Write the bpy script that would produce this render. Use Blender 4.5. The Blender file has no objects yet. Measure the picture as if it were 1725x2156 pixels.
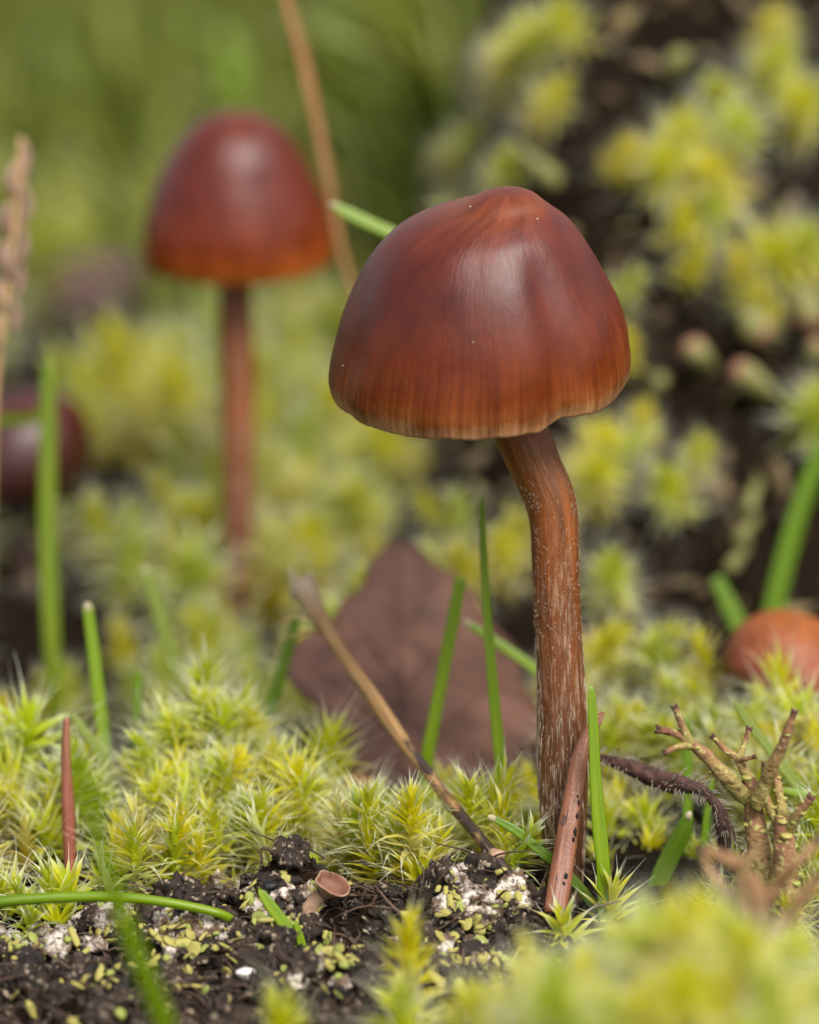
import bpy, math, random
import numpy as np
from mathutils import Vector, Matrix

# ---------------------------------------------------------------- scale: 1 Blender unit = 1 cm (macro scene)
sc = bpy.context.scene
sc.unit_settings.system = 'METRIC'
sc.unit_settings.scale_length = 0.01
col = sc.collection

# ---------------------------------------------------------------- camera
PITCH = math.radians(14.0)
FPX = 7187.5                      # focal length in pixels of the 1725 x 2156 view of the photograph
CAM = np.array([0.0, -19.61, 7.31])
RGT = np.array([1.0, 0, 0])
FWD = np.array([0, math.cos(PITCH), -math.sin(PITCH)])
UPV = np.array([0, math.sin(PITCH), math.cos(PITCH)])
cam_d = bpy.data.cameras.new('camera')
cam = bpy.data.objects.new('camera', cam_d)
col.objects.link(cam)
cam.location = CAM
cam.rotation_euler = (math.pi / 2 - PITCH, 0, 0)
cam_d.sensor_fit = 'HORIZONTAL'
cam_d.sensor_width = 24.0
cam_d.lens = 100.0
cam_d.clip_start = 0.1
cam_d.clip_end = 20000
cam_d.dof.use_dof = True
cam_d.dof.focus_distance = 20.38
cam_d.dof.aperture_fstop = 0.19
sc.camera = cam

# ---------------------------------------------------------------- sky, sun, exposure
SUN_EL, SUN_AZ = math.radians(54), math.radians(150)      # azimuth clockwise from +Y
w = bpy.data.worlds.new('World')
sc.world = w
w.use_nodes = True
wn = w.node_tree.nodes
bg = wn['Background']
sky = wn.new('ShaderNodeTexSky')
sky.sky_type = 'NISHITA'
sky.sun_disc = False
sky.sun_elevation = SUN_EL
sky.sun_rotation = SUN_AZ
sky.air_density = 1.0
sky.dust_density = 3.0
sky.ozone_density = 1.0
hsv = wn.new('ShaderNodeHueSaturation')          # an even, bright overcast: the same sky with less colour
hsv.inputs['Saturation'].default_value = 0.35
w.node_tree.links.new(sky.outputs[0], hsv.inputs['Color'])
w.node_tree.links.new(hsv.outputs[0], bg.inputs[0])
bg.inputs[1].default_value = 0.06
sd = bpy.data.lights.new('sun', 'SUN')
sd.energy = 1.5
sd.angle = math.radians(36)
sd.color = (1.0, 0.95, 0.87)
sun = bpy.data.objects.new('sun', sd)
col.objects.link(sun)
sdir = Vector((math.sin(SUN_AZ) * math.cos(SUN_EL), math.cos(SUN_AZ) * math.cos(SUN_EL), math.sin(SUN_EL)))
sun.rotation_euler = sdir.to_track_quat('Z', 'Y').to_euler()
sun.location = (10, -20, 40)
sc.view_settings.view_transform = 'Standard'
sc.view_settings.look = 'None'
sc.view_settings.gamma = 1.0
sc.view_settings.use_curve_mapping = False
sc.view_settings.exposure = 1.5
sc.render.engine = 'CYCLES'
sc.cycles.use_denoising = True
sc.cycles.max_bounces = 8
sc.cycles.transparent_max_bounces = 8
sc.cycles.caustics_reflective = False
sc.cycles.caustics_refractive = False
sc.cycles.use_adaptive_sampling = True
sc.cycles.adaptive_threshold = 0.015

rng = np.random.default_rng(11)
random.seed(11)


# ================================================================ helpers
def _hash(ix, iy, iz, seed):
    h = (ix.astype(np.int64) * 374761393 + iy.astype(np.int64) * 668265263 + iz.astype(np.int64) * 2147483647 + seed * 974711) & 0xffffffff
    h = ((h ^ (h >> 13)) * 1274126177) & 0xffffffff
    h = ((h ^ (h >> 16)) * 2246822519) & 0xffffffff
    return ((h ^ (h >> 15)) & 0xffffff) / float(0xffffff)


def vnoise(p, seed=0):
    """value noise, p (...,3) -> 0..1"""
    p = np.asarray(p, float)
    i = np.floor(p)
    f = p - i
    f = f * f * (3 - 2 * f)
    i = i.astype(np.int64)
    x, y, z = i[..., 0], i[..., 1], i[..., 2]
    r = 0
    for dx in (0, 1):
        for dy in (0, 1):
            for dz in (0, 1):
                wgt = (f[..., 0] if dx else 1 - f[..., 0]) * (f[..., 1] if dy else 1 - f[..., 1]) * (f[..., 2] if dz else 1 - f[..., 2])
                r = r + wgt * _hash(x + dx, y + dy, z + dz, seed)
    return r


def fbm(p, octs=4, seed=0):
    p = np.asarray(p, float)
    a, s, r = 0.5, 1.0, 0
    for k in range(octs):
        r = r + a * (vnoise(p * s, seed + k) - 0.5)
        a *= 0.5
        s *= 2.03
    return r


def n2(x, y, s, octs=3, seed=0):
    x = np.asarray(x, float)
    y = np.asarray(y, float)
    return fbm(np.stack([x * s, y * s, np.zeros_like(x) + 0.37], -1), octs, seed)


def sst(a, b, x):
    t = np.clip((np.asarray(x, float) - a) / (b - a), 0, 1)
    return t * t * (3 - 2 * t)


def P(px, py, d):
    """point seen at pixel (px, py) of the 1725-wide view, at depth d (cm)"""
    return CAM + d * (FWD + (px - 862.5) / FPX * RGT - (py - 1078.0) / FPX * UPV)


def humus_mask(x, y):
    """bare dark humus in front on the left"""
    x = np.asarray(x, float)
    y = np.asarray(y, float)
    edge = -0.33 - 0.38 * sst(-1.65, -2.1, x) + 0.25 * n2(x, y * 0, 1.3, 2, 5) * 2
    m = sst(edge + 0.12, edge - 0.12, y) * sst(1.05, 0.75, x + 0.12 * (y + 0.3)) * sst(-3.6, -3.2, y)
    return m


def bank_mask(x, y):
    return sst(-0.5, 1.6, np.asarray(x) + 0.6 * n2(x, y, 0.35, 2, 9)) * sst(5.2, 12.5, y)


def H(x, y):
    x = np.asarray(x, float)
    y = np.asarray(y, float)
    z = 0.30 * n2(x, y, 0.45, 3, 1)
    z = z + 5.6 * bank_mask(x, y)
    z = z + bank_mask(x, y) * 1.6 * n2(x, y, 0.5, 3, 21)
    far = sst(18, 60, y)
    z = z + far * 6.0 * n2(x, y, 0.03, 3, 31)
    z = z - 0.45 * np.exp(-((x - 0.9) / 0.5) ** 2 - (y / 0.5) ** 2) * n2(0.9, 0.0, 0.45, 3, 1)
    # foreground moss hummock on the right, near the camera
    z = z + 0.62 * np.exp(-((x - 1.5) / 1.0) ** 2 - ((y + 4.3) / 1.3) ** 2)
    # a dip behind the front cushions, before the rear mushroom
    z = z - 0.75 * np.exp(-((y - 5.6) / 2.3) ** 2) * sst(1.0, -0.2, x)
    # moss cushions: left, and right before the orange cap
    z = z + 0.72 * np.exp(-((x + 1.36) / 0.42) ** 2 - ((y - 2.3) / 0.6) ** 2) + 0.45 * np.exp(-((x + 2.6) / 0.6) ** 2 - ((y - 2.1) / 0.7) ** 2)
    z = z + 0.55 * np.exp(-((x - 2.5) / 0.5) ** 2 - ((y - 2.3) / 0.6) ** 2)
    # humus: rough crumbly relief, falling towards the camera
    hm = humus_mask(x, y)
    z = z + hm * (0.46 * n2(x, y, 2.4, 4, 41) + 0.22 * n2(x, y, 7.0, 3, 43) - 0.10 * sst(-0.5, -1.8, y))
    z = z + hm * 0.20 * np.exp(-((y + 0.45) / 0.22) ** 2) * (0.6 + 1.6 * n2(x, y, 1.7, 2, 47))
    z = z + 0.27 * np.exp(-((x - 0.42) / 0.26) ** 2 - ((y + 0.34) / 0.20) ** 2)
    z = z + 0.24 * np.exp(-((x + 0.76) / 0.24) ** 2 - ((y + 0.36) / 0.18) ** 2) + 0.13 * np.exp(-((x + 1.85) / 0.16) ** 2 - ((y + 0.42) / 0.16) ** 2)
    z = z + hm * 0.10 * n2(x, y, 15.0, 2, 49)
    return z


def D(px, py, hgt=0.0, lo=12.0, hi=120.0):
    """depth where the ray of a pixel meets the ground raised by hgt"""
    pts = P(px, py, 1.0) - CAM
    step = 0.4
    ds = np.arange(lo, lo + 24, step)
    while True:
        X = CAM[None] + ds[:, None] * pts[None]
        below = X[:, 2] < H(X[:, 0], X[:, 1]) + hgt
        if not below.any():
            if ds[-1] > hi:
                return hi
            ds = ds + 24
            continue
        k = int(np.argmax(below))
        if step < 0.03:
            return float(ds[k])
        a = ds[max(k - 1, 0)]
        ds = np.linspace(a, ds[k], 9)[1:] if k else ds[:1]
        step = step / 8


def mesh(name, V, Q, mat=None, attrs=None, smooth=True, T=None):
    """V (n,3), Q (m,4) quads, T (k,3) tris"""
    me = bpy.data.meshes.new(name)
    V = np.asarray(V, np.float32).reshape(-1, 3)
    Q = np.asarray(Q, np.int32).reshape(-1, 4) if Q is not None and len(Q) else np.zeros((0, 4), np.int32)
    T = np.asarray(T, np.int32).reshape(-1, 3) if T is not None and len(T) else np.zeros((0, 3), np.int32)
    nl = Q.size + T.size
    me.vertices.add(len(V))
    me.vertices.foreach_set('co', V.ravel())
    me.loops.add(nl)
    me.loops.foreach_set('vertex_index', np.concatenate([Q.ravel(), T.ravel()]))
    me.polygons.add(len(Q) + len(T))
    starts = np.concatenate([np.arange(len(Q)) * 4, Q.size + np.arange(len(T)) * 3]).astype(np.int32)
    me.polygons.foreach_set('loop_start', starts)
    me.update(calc_edges=True)
    me.polygons.foreach_set('use_smooth', np.full(len(Q) + len(T), smooth))
    for k, a in (attrs or {}).items():
        a = np.asarray(a, np.float32)
        if a.ndim == 1:
            at = me.attributes.new(k, 'FLOAT', 'POINT')
            at.data.foreach_set('value', a)
        else:
            at = me.attributes.new(k, 'FLOAT_VECTOR', 'POINT')
            at.data.foreach_set('vector', a.ravel())
    if mat:
        me.materials.append(mat)
    me.validate()
    return me


def obj(name, me, parent=None, loc=None, label=None, cat=None, group=None, kind=None):
    o = bpy.data.objects.new(name, me)
    col.objects.link(o)
    if parent is not None:
        o.parent = parent
    if loc is not None:
        o.location = loc
    tag(o, label, cat, group, kind)
    return o


def tag(o, label=None, cat=None, group=None, kind=None):
    if label:
        o['label'] = label
    if cat:
        o['category'] = cat
    if group:
        o['group'] = group
    if kind:
        o['kind'] = kind


def empty(name, loc, label, cat, group=None):
    o = bpy.data.objects.new(name, None)
    o.empty_display_size = 0.1
    col.objects.link(o)
    o.location = tuple(float(v) for v in loc)
    tag(o, label, cat, group)
    return o


def smooth_path(pts, n):
    """Catmull-Rom through rows of pts"""
    pts = np.asarray(pts, float)
    if len(pts) == 2:
        t = np.linspace(0, 1, n)[:, None]
        return pts[0] * (1 - t) + pts[1] * t
    Pp = np.vstack([2 * pts[0] - pts[1], pts, 2 * pts[-1] - pts[-2]])
    out = []
    for s in np.linspace(0, len(pts) - 1, n):
        i = min(int(s), len(pts) - 2)
        t = s - i
        a, b, c, d = Pp[i], Pp[i + 1], Pp[i + 2], Pp[i + 3]
        out.append(0.5 * (2 * b + (c - a) * t + (2 * a - 5 * b + 4 * c - d) * t * t + (3 * b - a - 3 * c + d) * t ** 3))
    return np.array(out)


def sweep(path, ra, rb=None, k=10, wide=None, lump=0.0, seed=0, caps=True, fold=0.0):
    """tube along path; ra half-width across 'wide' direction, rb half-thickness. returns V,Q,attrs"""
    path = np.asarray(path, float)
    n = len(path)
    ra = np.broadcast_to(np.asarray(ra, float), n).copy()
    rb = ra.copy() if rb is None else np.broadcast_to(np.asarray(rb, float), n).copy()
    tan = np.gradient(path, axis=0)
    tan /= np.linalg.norm(tan, axis=1)[:, None] + 1e-12
    wide = np.array([1.0, 0, 0]) if wide is None else np.asarray(wide, float)
    side = np.zeros_like(path)
    prev = wide
    for i in range(n):
        s = prev - tan[i] * np.dot(prev, tan[i])
        if np.linalg.norm(s) < 1e-4:
            s = np.cross(tan[i], [0, 0.3, 1.0])
        s /= np.linalg.norm(s)
        side[i] = s
        prev = s
    nor = np.cross(side, tan)
    L = np.concatenate([[0], np.cumsum(np.linalg.norm(np.diff(path, axis=0), axis=1))])
    if caps:
        path = np.vstack([path[:1], path, path[-1:]])
        side = np.vstack([side[:1], side, side[-1:]])
        nor = np.vstack([nor[:1], nor, nor[-1:]])
        ra = np.concatenate([[ra[0] * .02], ra, [ra[-1] * .02]])
        rb = np.concatenate([[rb[0] * .02], rb, [rb[-1] * .02]])
        L = np.concatenate([L[:1], L, L[-1:]])
        n += 2
    th = np.arange(k) * 2 * math.pi / k
    c, s = np.cos(th), np.sin(th)
    V = path[:, None] + side[:, None] * (ra[:, None] * c)[..., None] + nor[:, None] * (rb[:, None] * s + fold * ra[:, None] * np.abs(c) - fold * ra[:, None] * 0.5)[..., None]
    pos = np.stack([np.broadcast_to(L[:, None], (n, k)), ra[:, None] * c, rb[:, None] * s], -1)
    V = V.reshape(-1, 3)
    if lump:
        dirs = V - np.repeat(path, k, 0)
        V = V + dirs * (fbm(V * (0.6 / max(ra.max(), 1e-4)), 3, seed) * 2 * lump)[:, None]
    idx = np.arange(n * k).reshape(n, k)
    nxt = np.roll(idx, -1, 1)
    Q = np.stack([idx[:-1], nxt[:-1], nxt[1:], idx[1:]], -1).reshape(-1, 4)
    t = np.repeat(L / max(L[-1], 1e-9), k)
    return V, Q, {'pos': pos.reshape(-1, 3), 't': t}


def merge(parts):
    """parts: list of (V,Q,attrs)"""
    Vs, Qs, off = [], [], 0
    keys = parts[0][2].keys()
    at = {k: [] for k in keys}
    for V, Q, a in parts:
        Vs.append(V)
        Qs.append(np.asarray(Q) + off)
        off += len(V)
        for k in keys:
            at[k].append(a[k])
    return np.vstack(Vs), np.vstack(Qs), {k: np.concatenate(v) for k, v in at.items()}


def blob(sub=8, amp=0.25, freq=2.0, seed=0, scale=(1, 1, 1)):
    """lumpy quad sphere (cube-sphere)"""
    n = sub
    g = np.linspace(-1, 1, n + 1)
    Vs, Qs, off = [], [], 0
    for ax in range(3):
        for sg in (-1, 1):
            a, b = np.meshgrid(g, g, indexing='ij')
            c = np.full_like(a, sg)
            comp = [None] * 3
            comp[ax] = c
            comp[(ax + 1) % 3] = a if sg > 0 else b
            comp[(ax + 2) % 3] = b if sg > 0 else a
            v = np.stack(comp, -1).reshape(-1, 3)
            idx = np.arange((n + 1) ** 2).reshape(n + 1, n + 1) + off
            Qs.append(np.stack([idx[:-1, :-1], idx[1:, :-1], idx[1:, 1:], idx[:-1, 1:]], -1).reshape(-1, 4))
            Vs.append(v)
            off += (n + 1) ** 2
    V = np.vstack(Vs)
    V = np.tan(V * 0.66)
    V /= np.linalg.norm(V, axis=1)[:, None]
    key = np.round(V, 5)
    _, first, inv = np.unique(key, axis=0, return_index=True, return_inverse=True)
    inv = inv.ravel()
    V = V[first]
    Q = inv[np.vstack(Qs)]
    r = 1 + amp * 2 * fbm(V * freq + seed * 7.3, 4, seed)
    V = V * r[:, None] * np.asarray(scale, float)
    return V, Q


def rot_to(axis, roll=0.0):
    """3x3 with local z -> axis"""
    z = np.asarray(axis, float)
    z = z / np.linalg.norm(z)
    x = np.cross([0, 1.0, 0], z)
    if np.linalg.norm(x) < 1e-3:
        x = np.array([1.0, 0, 0])
    x /= np.linalg.norm(x)
    y = np.cross(z, x)
    c, s = math.cos(roll), math.sin(roll)
    return np.stack([x * c + y * s, -x * s + y * c, z], 1)


# ================================================================ materials
class NT:
    def __init__(self, name):
        self.m = bpy.data.materials.new(name)
        self.m.use_nodes = True
        self.t = self.m.node_tree
        self.t.nodes.clear()
        self.out = self.t.nodes.new('ShaderNodeOutputMaterial')

    def put(self, sock, v):
        if isinstance(v, bpy.types.NodeSocket):
            self.t.links.new(v, sock)
        elif v is not None:
            if isinstance(v, (tuple, list)) and len(v) == 3 and sock.type == 'RGBA':
                v = (*v, 1)
            sock.default_value = v

    def n(self, typ, ins=None, **props):
        nd = self.t.nodes.new(typ)
        for k, v in props.items():
            setattr(nd, k, v)
        for k, v in (ins or {}).items():
            self.put(nd.inputs[k], v)
        return nd

    def attr(self, name):
        return self.n('ShaderNodeAttribute', attribute_name=name)

    def sep(self, v):
        return self.n('ShaderNodeSeparateXYZ', {0: v}).outputs

    def math(self, op, a, b=None, clamp=False):
        nd = self.n('ShaderNodeMath', {0: a}, operation=op, use_clamp=clamp)
        if b is not None:
            self.put(nd.inputs[1], b)
        return nd.outputs[0]

    def scale(self, v, s):
        return self.n('ShaderNodeVectorMath', {0: v, 1: s}, operation='MULTIPLY').outputs[0]

    def noise(self, vec, scale, detail=3.0, rough=0.55):
        return self.n('ShaderNodeTexNoise', {'Vector': vec, 'Scale': scale, 'Detail': detail, 'Roughness': rough}).outputs[0]

    def ramp(self, fac, stops, interp='LINEAR'):
        nd = self.n('ShaderNodeValToRGB', {0: fac})
        cr = nd.color_ramp
        cr.interpolation = interp
        while len(cr.elements) < len(stops):
            cr.elements.new(0.5)
        for e, (p, c) in zip(cr.elements, stops):
            e.position = p
            e.color = (c, c, c, 1) if isinstance(c, (int, float)) else (*c, 1)
        return nd.outputs[0]

    def mix(self, fac, a, b, blend='MIX'):
        nd = self.n('ShaderNodeMix', data_type='RGBA', blend_type=blend)
        self.put(nd.inputs[0], fac)
        self.put(nd.inputs[6], a)
        self.put(nd.inputs[7], b)
        return nd.outputs[2]

    def bump(self, h, strength, dist):
        return self.n('ShaderNodeBump', {'Strength': strength, 'Distance': dist, 'Height': h}).outputs[0]

    def principled(self, **ins):
        nd = self.n('ShaderNodeBsdfPrincipled')
        for k, v in ins.items():
            self.put(nd.inputs[k.replace('_', ' ')], v)
        return nd

    def done(self, shader):
        self.t.links.new(shader.outputs[0], self.out.inputs[0])
        return self.m


def leafy(nt, colr, rough=0.45, trans=0.4, spec=0.4, normal=None, tcol=None):
    p = nt.principled(Base_Color=colr, Roughness=rough, Specular_IOR_Level=spec)
    if normal is not None:
        nt.put(p.inputs['Normal'], normal)
    tr = nt.n('ShaderNodeBsdfTranslucent', {0: tcol if tcol is not None else colr})
    mx = nt.n('ShaderNodeMixShader', {0: trans})
    nt.t.links.new(p.outputs[0], mx.inputs[1])
    nt.t.links.new(tr.outputs[0], mx.inputs[2])
    return nt.done(mx)


def m_moss(name, per_object, yellow=(0.80, 0.73, 0.004), green=(0.58, 0.68, 0.006), hair=(0.94, 0.94, 0.80)):
    nt = NT(name)
    a = nt.sep(nt.attr('moss').outputs['Vector'])       # x along the leaf, y random, z height on the shoot
    rnd = nt.n('ShaderNodeObjectInfo').outputs['Random'] if per_object else a[1]
    green_c = nt.mix(rnd, yellow, green)
    low = nt.ramp(a[2], [(0.0, (0.12, 0.06, 0.010)), (0.30, (0.40, 0.26, 0.008)), (0.62, (1, 1, 1)), (1.0, (1, 1, 1))])
    body = nt.mix(nt.ramp(a[2], [(0.0, 0.85), (0.32, 0.60), (0.65, 0.0), (1.0, 0.0)]), green_c, low)
    jit = nt.math('MULTIPLY', nt.math('SUBTRACT', rnd, 0.5), 0.12)
    tt = nt.math('ADD', a[0], jit)
    pale = nt.ramp(tt, [(0.0, 0.0), (0.42, 0.05), (0.62, 0.55), (0.78, 1.0)])
    c = nt.mix(pale, body, hair)
    return leafy(nt, c, rough=0.5, trans=0.55, spec=0.14)


def m_grass(name, c1=(0.16, 0.29, 0.004), c2=(0.27, 0.39, 0.006), base=(0.12, 0.22, 0.008)):
    nt = NT(name)
    t = nt.attr('t').outputs['Fac']
    p = nt.attr('pos').outputs['Vector']
    streak = nt.noise(nt.scale(p, (1.5, 60, 20)), 1.0, 3)
    c = nt.mix(nt.ramp(streak, [(0.3, 0.0), (0.7, 1.0)]), c1, c2)
    c = nt.mix(nt.ramp(t, [(0.0, 1.0), (0.35, 0.0)]), c, base)
    b = nt.bump(streak, 0.35, 0.01)
    return leafy(nt, c, rough=0.33, trans=0.38, spec=0.5, normal=b)


def m_plain(name, c1, c2, scale=(6, 6, 6), rough=0.6, bump=0.4, trans=0.0, dist=0.02, c3=None, thr=(0.35, 0.65), coord='attr', spec=0.4):
    nt = NT(name)
    p = nt.attr('pos').outputs['Vector'] if coord == 'attr' else nt.n('ShaderNodeNewGeometry').outputs['Position'] if coord == 'world' else nt.n('ShaderNodeTexCoord').outputs['Object']
    nz = nt.noise(nt.scale(p, scale), 1.0, 5)
    c = nt.mix(nt.ramp(nz, [(thr[0], 0.0), (thr[1], 1.0)]), c1, c2)
    if c3 is not None:
        n3 = nt.noise(nt.scale(p, tuple(v * 2.3 for v in scale)), 1.0, 4)
        c = nt.mix(nt.ramp(n3, [(0.58, 0.0), (0.66, 1.0)]), c, c3)
    b = nt.bump(nz, bump, dist)
    if trans:
        return leafy(nt, c, rough, trans, spec, b)
    return nt.done(nt.principled(Base_Color=c, Roughness=rough, Normal=b, Specular_IOR_Level=spec))


def m_cap(name, stops, stria=0.5, rough=0.33, coat=0.25, pale_edge=True):
    nt = NT(name)
    a = nt.sep(nt.attr('cap').outputs['Vector'])      # u (0 apex .. 1 margin), cos, sin
    u = a[0]
    cs = nt.n('ShaderNodeCombineXYZ', {0: a[1], 1: a[2], 2: u}).outputs[0]
    streak = nt.noise(nt.scale(cs, (9, 9, 1.3)), 1.0, 4, 0.6)
    fine = nt.noise(nt.scale(cs, (30, 30, 0.9)), 1.0, 3, 0.6)
    cloud = nt.noise(nt.scale(cs, (2.2, 2.2, 3.0)), 1.0, 4)
    uj = nt.math('ADD', u, nt.math('MULTIPLY', nt.math('SUBTRACT', fine, 0.5), 0.06))
    uj = nt.math('ADD', uj, nt.math('MULTIPLY', nt.math('SUBTRACT', cloud, 0.5), 0.10))
    c = nt.ramp(uj, stops)
    var = nt.ramp(streak, [(0.25, 0.97), (0.75, 1.03)])
    c = nt.mix(1.0, c, var, 'MULTIPLY')
    blot = nt.noise(nt.scale(cs, (3.5, 3.5, 4.5)), 1.0, 6, 0.65)
    c = nt.mix(1.0, c, nt.ramp(blot, [(0.30, (0.68, 0.60, 0.60)), (0.52, (1.0, 1.0, 1.0)), (0.72, (1.35, 1.35, 1.2))]), 'MULTIPLY')
    sm = nt.math('MULTIPLY', nt.ramp(u, [(0.66, 0.0), (0.86, 1.0), (1.0, 0.9)]), stria)
    st = nt.ramp(fine, [(0.36, (0.60, 0.52, 0.46)), (0.52, (1.0, 1.0, 1.0)), (0.7, (1.2, 1.25, 1.3))])
    c = nt.mix(sm, c, nt.mix(1.0, c, st, 'MULTIPLY'))
    rg = nt.ramp(blot, [(0.3, rough - 0.06), (0.7, rough + 0.14)])
    micro = nt.noise(nt.scale(cs, (55, 55, 9)), 1.0, 4, 0.65)
    pit = nt.noise(nt.scale(cs, (38, 38, 30)), 1.0, 2)
    hh = nt.math('ADD', nt.math('MULTIPLY', fine, nt.ramp(u, [(0.1, 0.08), (0.55, 0.2), (0.85, 0.9)])), nt.math('MULTIPLY', micro, 0.35))
    hh = nt.math('ADD', hh, nt.math('MULTIPLY', pit, 0.22))
    hh = nt.math('ADD', hh, nt.math('MULTIPLY', blot, 0.9))
    b = nt.bump(hh, 0.34, 0.022)
    p = nt.principled(Base_Color=c, Roughness=rg, Normal=b, Specular_IOR_Level=0.40, Coat_Weight=coat, Coat_Roughness=0.25,
                      Subsurface_Weight=0.12, Subsurface_Radius=(0.10, 0.03, 0.01), Subsurface_Scale=1.0)
    return nt.done(p)


def m_stem(name, stops, fib=0.52, fibcol=(0.52, 0.37, 0.24)):
    nt = NT(name)
    t = nt.attr('t').outputs['Fac']
    p = nt.attr('pos').outputs['Vector']
    f1 = nt.noise(nt.scale(p, (7, 58, 58)), 1.0, 3, 0.6)
    f2 = nt.noise(nt.scale(p, (2.2, 26, 26)), 1.0, 3, 0.6)
    g = nt.noise(nt.scale(p, (48, 70, 70)), 1.0, 2, 0.5)
    patch = nt.noise(nt.scale(p, (2.2, 9, 9)), 1.0, 3)
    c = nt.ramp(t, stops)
    c = nt.mix(1.0, c, nt.ramp(f2, [(0.3, 0.55), (0.7, 1.35)]), 'MULTIPLY')
    fm = nt.math('MULTIPLY', nt.ramp(f1, [(0.47, 0.0), (0.62, 1.0)]), nt.ramp(patch, [(0.36, 0.12), (0.6, 1.0)]))
    fm = nt.math('MULTIPLY', fm, nt.ramp(t, [(0.0, 0.35), (0.15, 0.9), (0.45, 0.8), (0.75, 0.30), (0.95, 0.05)]))
    gm = nt.math('MULTIPLY', nt.ramp(g, [(0.64, 0.0), (0.69, 1.0)]), nt.ramp(t, [(0.2, 0.15), (0.45, 0.75), (0.78, 0.9), (0.95, 0.15)]))
    fm = nt.math('MULTIPLY', nt.math('MAXIMUM', fm, gm), fib)
    c = nt.mix(fm, c, fibcol)
    hh = nt.math('ADD', nt.math('MULTIPLY', f1, 0.8), nt.math('MULTIPLY', fm, 0.6))
    b = nt.bump(hh, 0.6, 0.02)
    return nt.done(nt.principled(Base_Color=c, Roughness=0.42, Normal=b, Specular_IOR_Level=0.4))


M = {}
M['moss'] = m_moss('moss_leaf', True)
M['moss_stuff'] = m_moss('moss_carpet_leaf', False, (0.68, 0.61, 0.004), (0.42, 0.51, 0.008), (0.90, 0.91, 0.76))
M['moss_bank'] = m_moss('moss_bank_leaf', True, (0.80, 0.70, 0.004), (0.52, 0.60, 0.010), (0.94, 0.94, 0.82))
M['grass'] = m_grass('grass_blade')
M['grass_dark'] = m_grass('grass_blade_dark', (0.10, 0.21, 0.005), (0.17, 0.29, 0.008), (0.08, 0.16, 0.006))
M['grass_olive'] = m_grass('grass_blade_olive', (0.14, 0.22, 0.004), (0.22, 0.30, 0.008), (0.10, 0.16, 0.006))
M['grass_pale'] = m_grass('grass_blade_pale', (0.18, 0.25, 0.03), (0.28, 0.34, 0.05), (0.12, 0.18, 0.015))
M['grass_far'] = m_grass('far_grass', (0.15, 0.20, 0.012), (0.31, 0.34, 0.055), (0.09, 0.12, 0.008))
M['tip'] = m_plain('dry_cut_tip', (0.46, 0.38, 0.20), (0.70, 0.64, 0.46), (20, 20, 20), 0.6, 0.2, 0.25)
M['straw'] = m_plain('dry_straw', (0.42, 0.23, 0.09), (0.58, 0.38, 0.19), (3, 50, 50), 0.55, 0.4, 0.15)
M['straw_red'] = m_plain('dry_orange_straw', (0.22, 0.085, 0.02), (0.33, 0.15, 0.045), (3, 50, 50), 0.55, 0.4, 0.1)
M['red_stem'] = m_plain('red_stem', (0.20, 0.055, 0.035), (0.30, 0.10, 0.07), (3, 50, 50), 0.45, 0.3)
M['hair'] = m_plain('pale_hair', (0.55, 0.48, 0.40), (0.7, 0.62, 0.5), (5, 5, 5), 0.4, 0.1, 0.4)
M['twig'] = m_plain('dark_hairy_twig', (0.035, 0.016, 0.013), (0.12, 0.055, 0.045), (14, 24, 24), 0.7, 0.9, 0.0, 0.03)
M['lichen_tan'] = m_plain('branching_lichen', (0.40, 0.31, 0.13), (0.52, 0.36, 0.21), (7, 7, 7), 0.75, 0.7, 0.1, 0.03, c3=(0.44, 0.43, 0.16))
nt = NT('branching_lichen_graded')
p = nt.attr('pos').outputs['Vector']
t = nt.attr('t').outputs['Fac']
wp = nt.n('ShaderNodeNewGeometry').outputs['Position']
n1 = nt.noise(wp, 9.0, 5)
n2_ = nt.noise(wp, 26.0, 4)
c = nt.ramp(nt.math('ADD', t, nt.math('MULTIPLY', nt.math('SUBTRACT', n1, 0.5), 0.9)), [(0.0, (0.25, 0.22, 0.06)), (0.4, (0.32, 0.23, 0.085)), (0.7, (0.30, 0.16, 0.08)), (1.0, (0.20, 0.09, 0.05))])
c = nt.mix(nt.ramp(n2_, [(0.56, 0.0), (0.64, 0.8)]), c, (0.46, 0.44, 0.16))
c = nt.mix(nt.ramp(n2_, [(0.32, 0.85), (0.40, 0.0)]), c, (0.10, 0.055, 0.035))
M['lichen_tan'] = nt.done(nt.principled(Base_Color=c, Roughness=0.8, Specular_IOR_Level=0.25, Normal=nt.bump(nt.math('ADD', n1, n2_), 0.9, 0.03)))
M['lichen_brown'] = m_plain('branching_lichen_brown', (0.26, 0.13, 0.06), (0.38, 0.23, 0.12), (7, 7, 7), 0.75, 0.7, 0.1, 0.03)
M['lichen_tip'] = m_plain('lichen_dark_tip', (0.05, 0.022, 0.018), (0.14, 0.055, 0.035), (20, 20, 20), 0.7, 0.6)
M['lichen_pink'] = m_plain('pink_lichen', (0.26, 0.12, 0.07), (0.40, 0.22, 0.14), (6, 6, 6), 0.7, 0.5, coord='obj')
M['lichen_green'] = m_plain('pale_green_lichen', (0.14, 0.15, 0.035), (0.24, 0.22, 0.08), (6, 6, 6), 0.7, 0.5, coord='obj')
M['squamule'] = m_plain('lichen_squamule', (0.38, 0.34, 0.07), (0.48, 0.42, 0.13), (9, 9, 9), 0.6, 0.3, 0.15, coord='obj')
M['squamule_green'] = m_plain('green_squamule', (0.28, 0.34, 0.06), (0.38, 0.40, 0.11), (9, 9, 9), 0.6, 0.3, 0.15, coord='obj')
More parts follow.
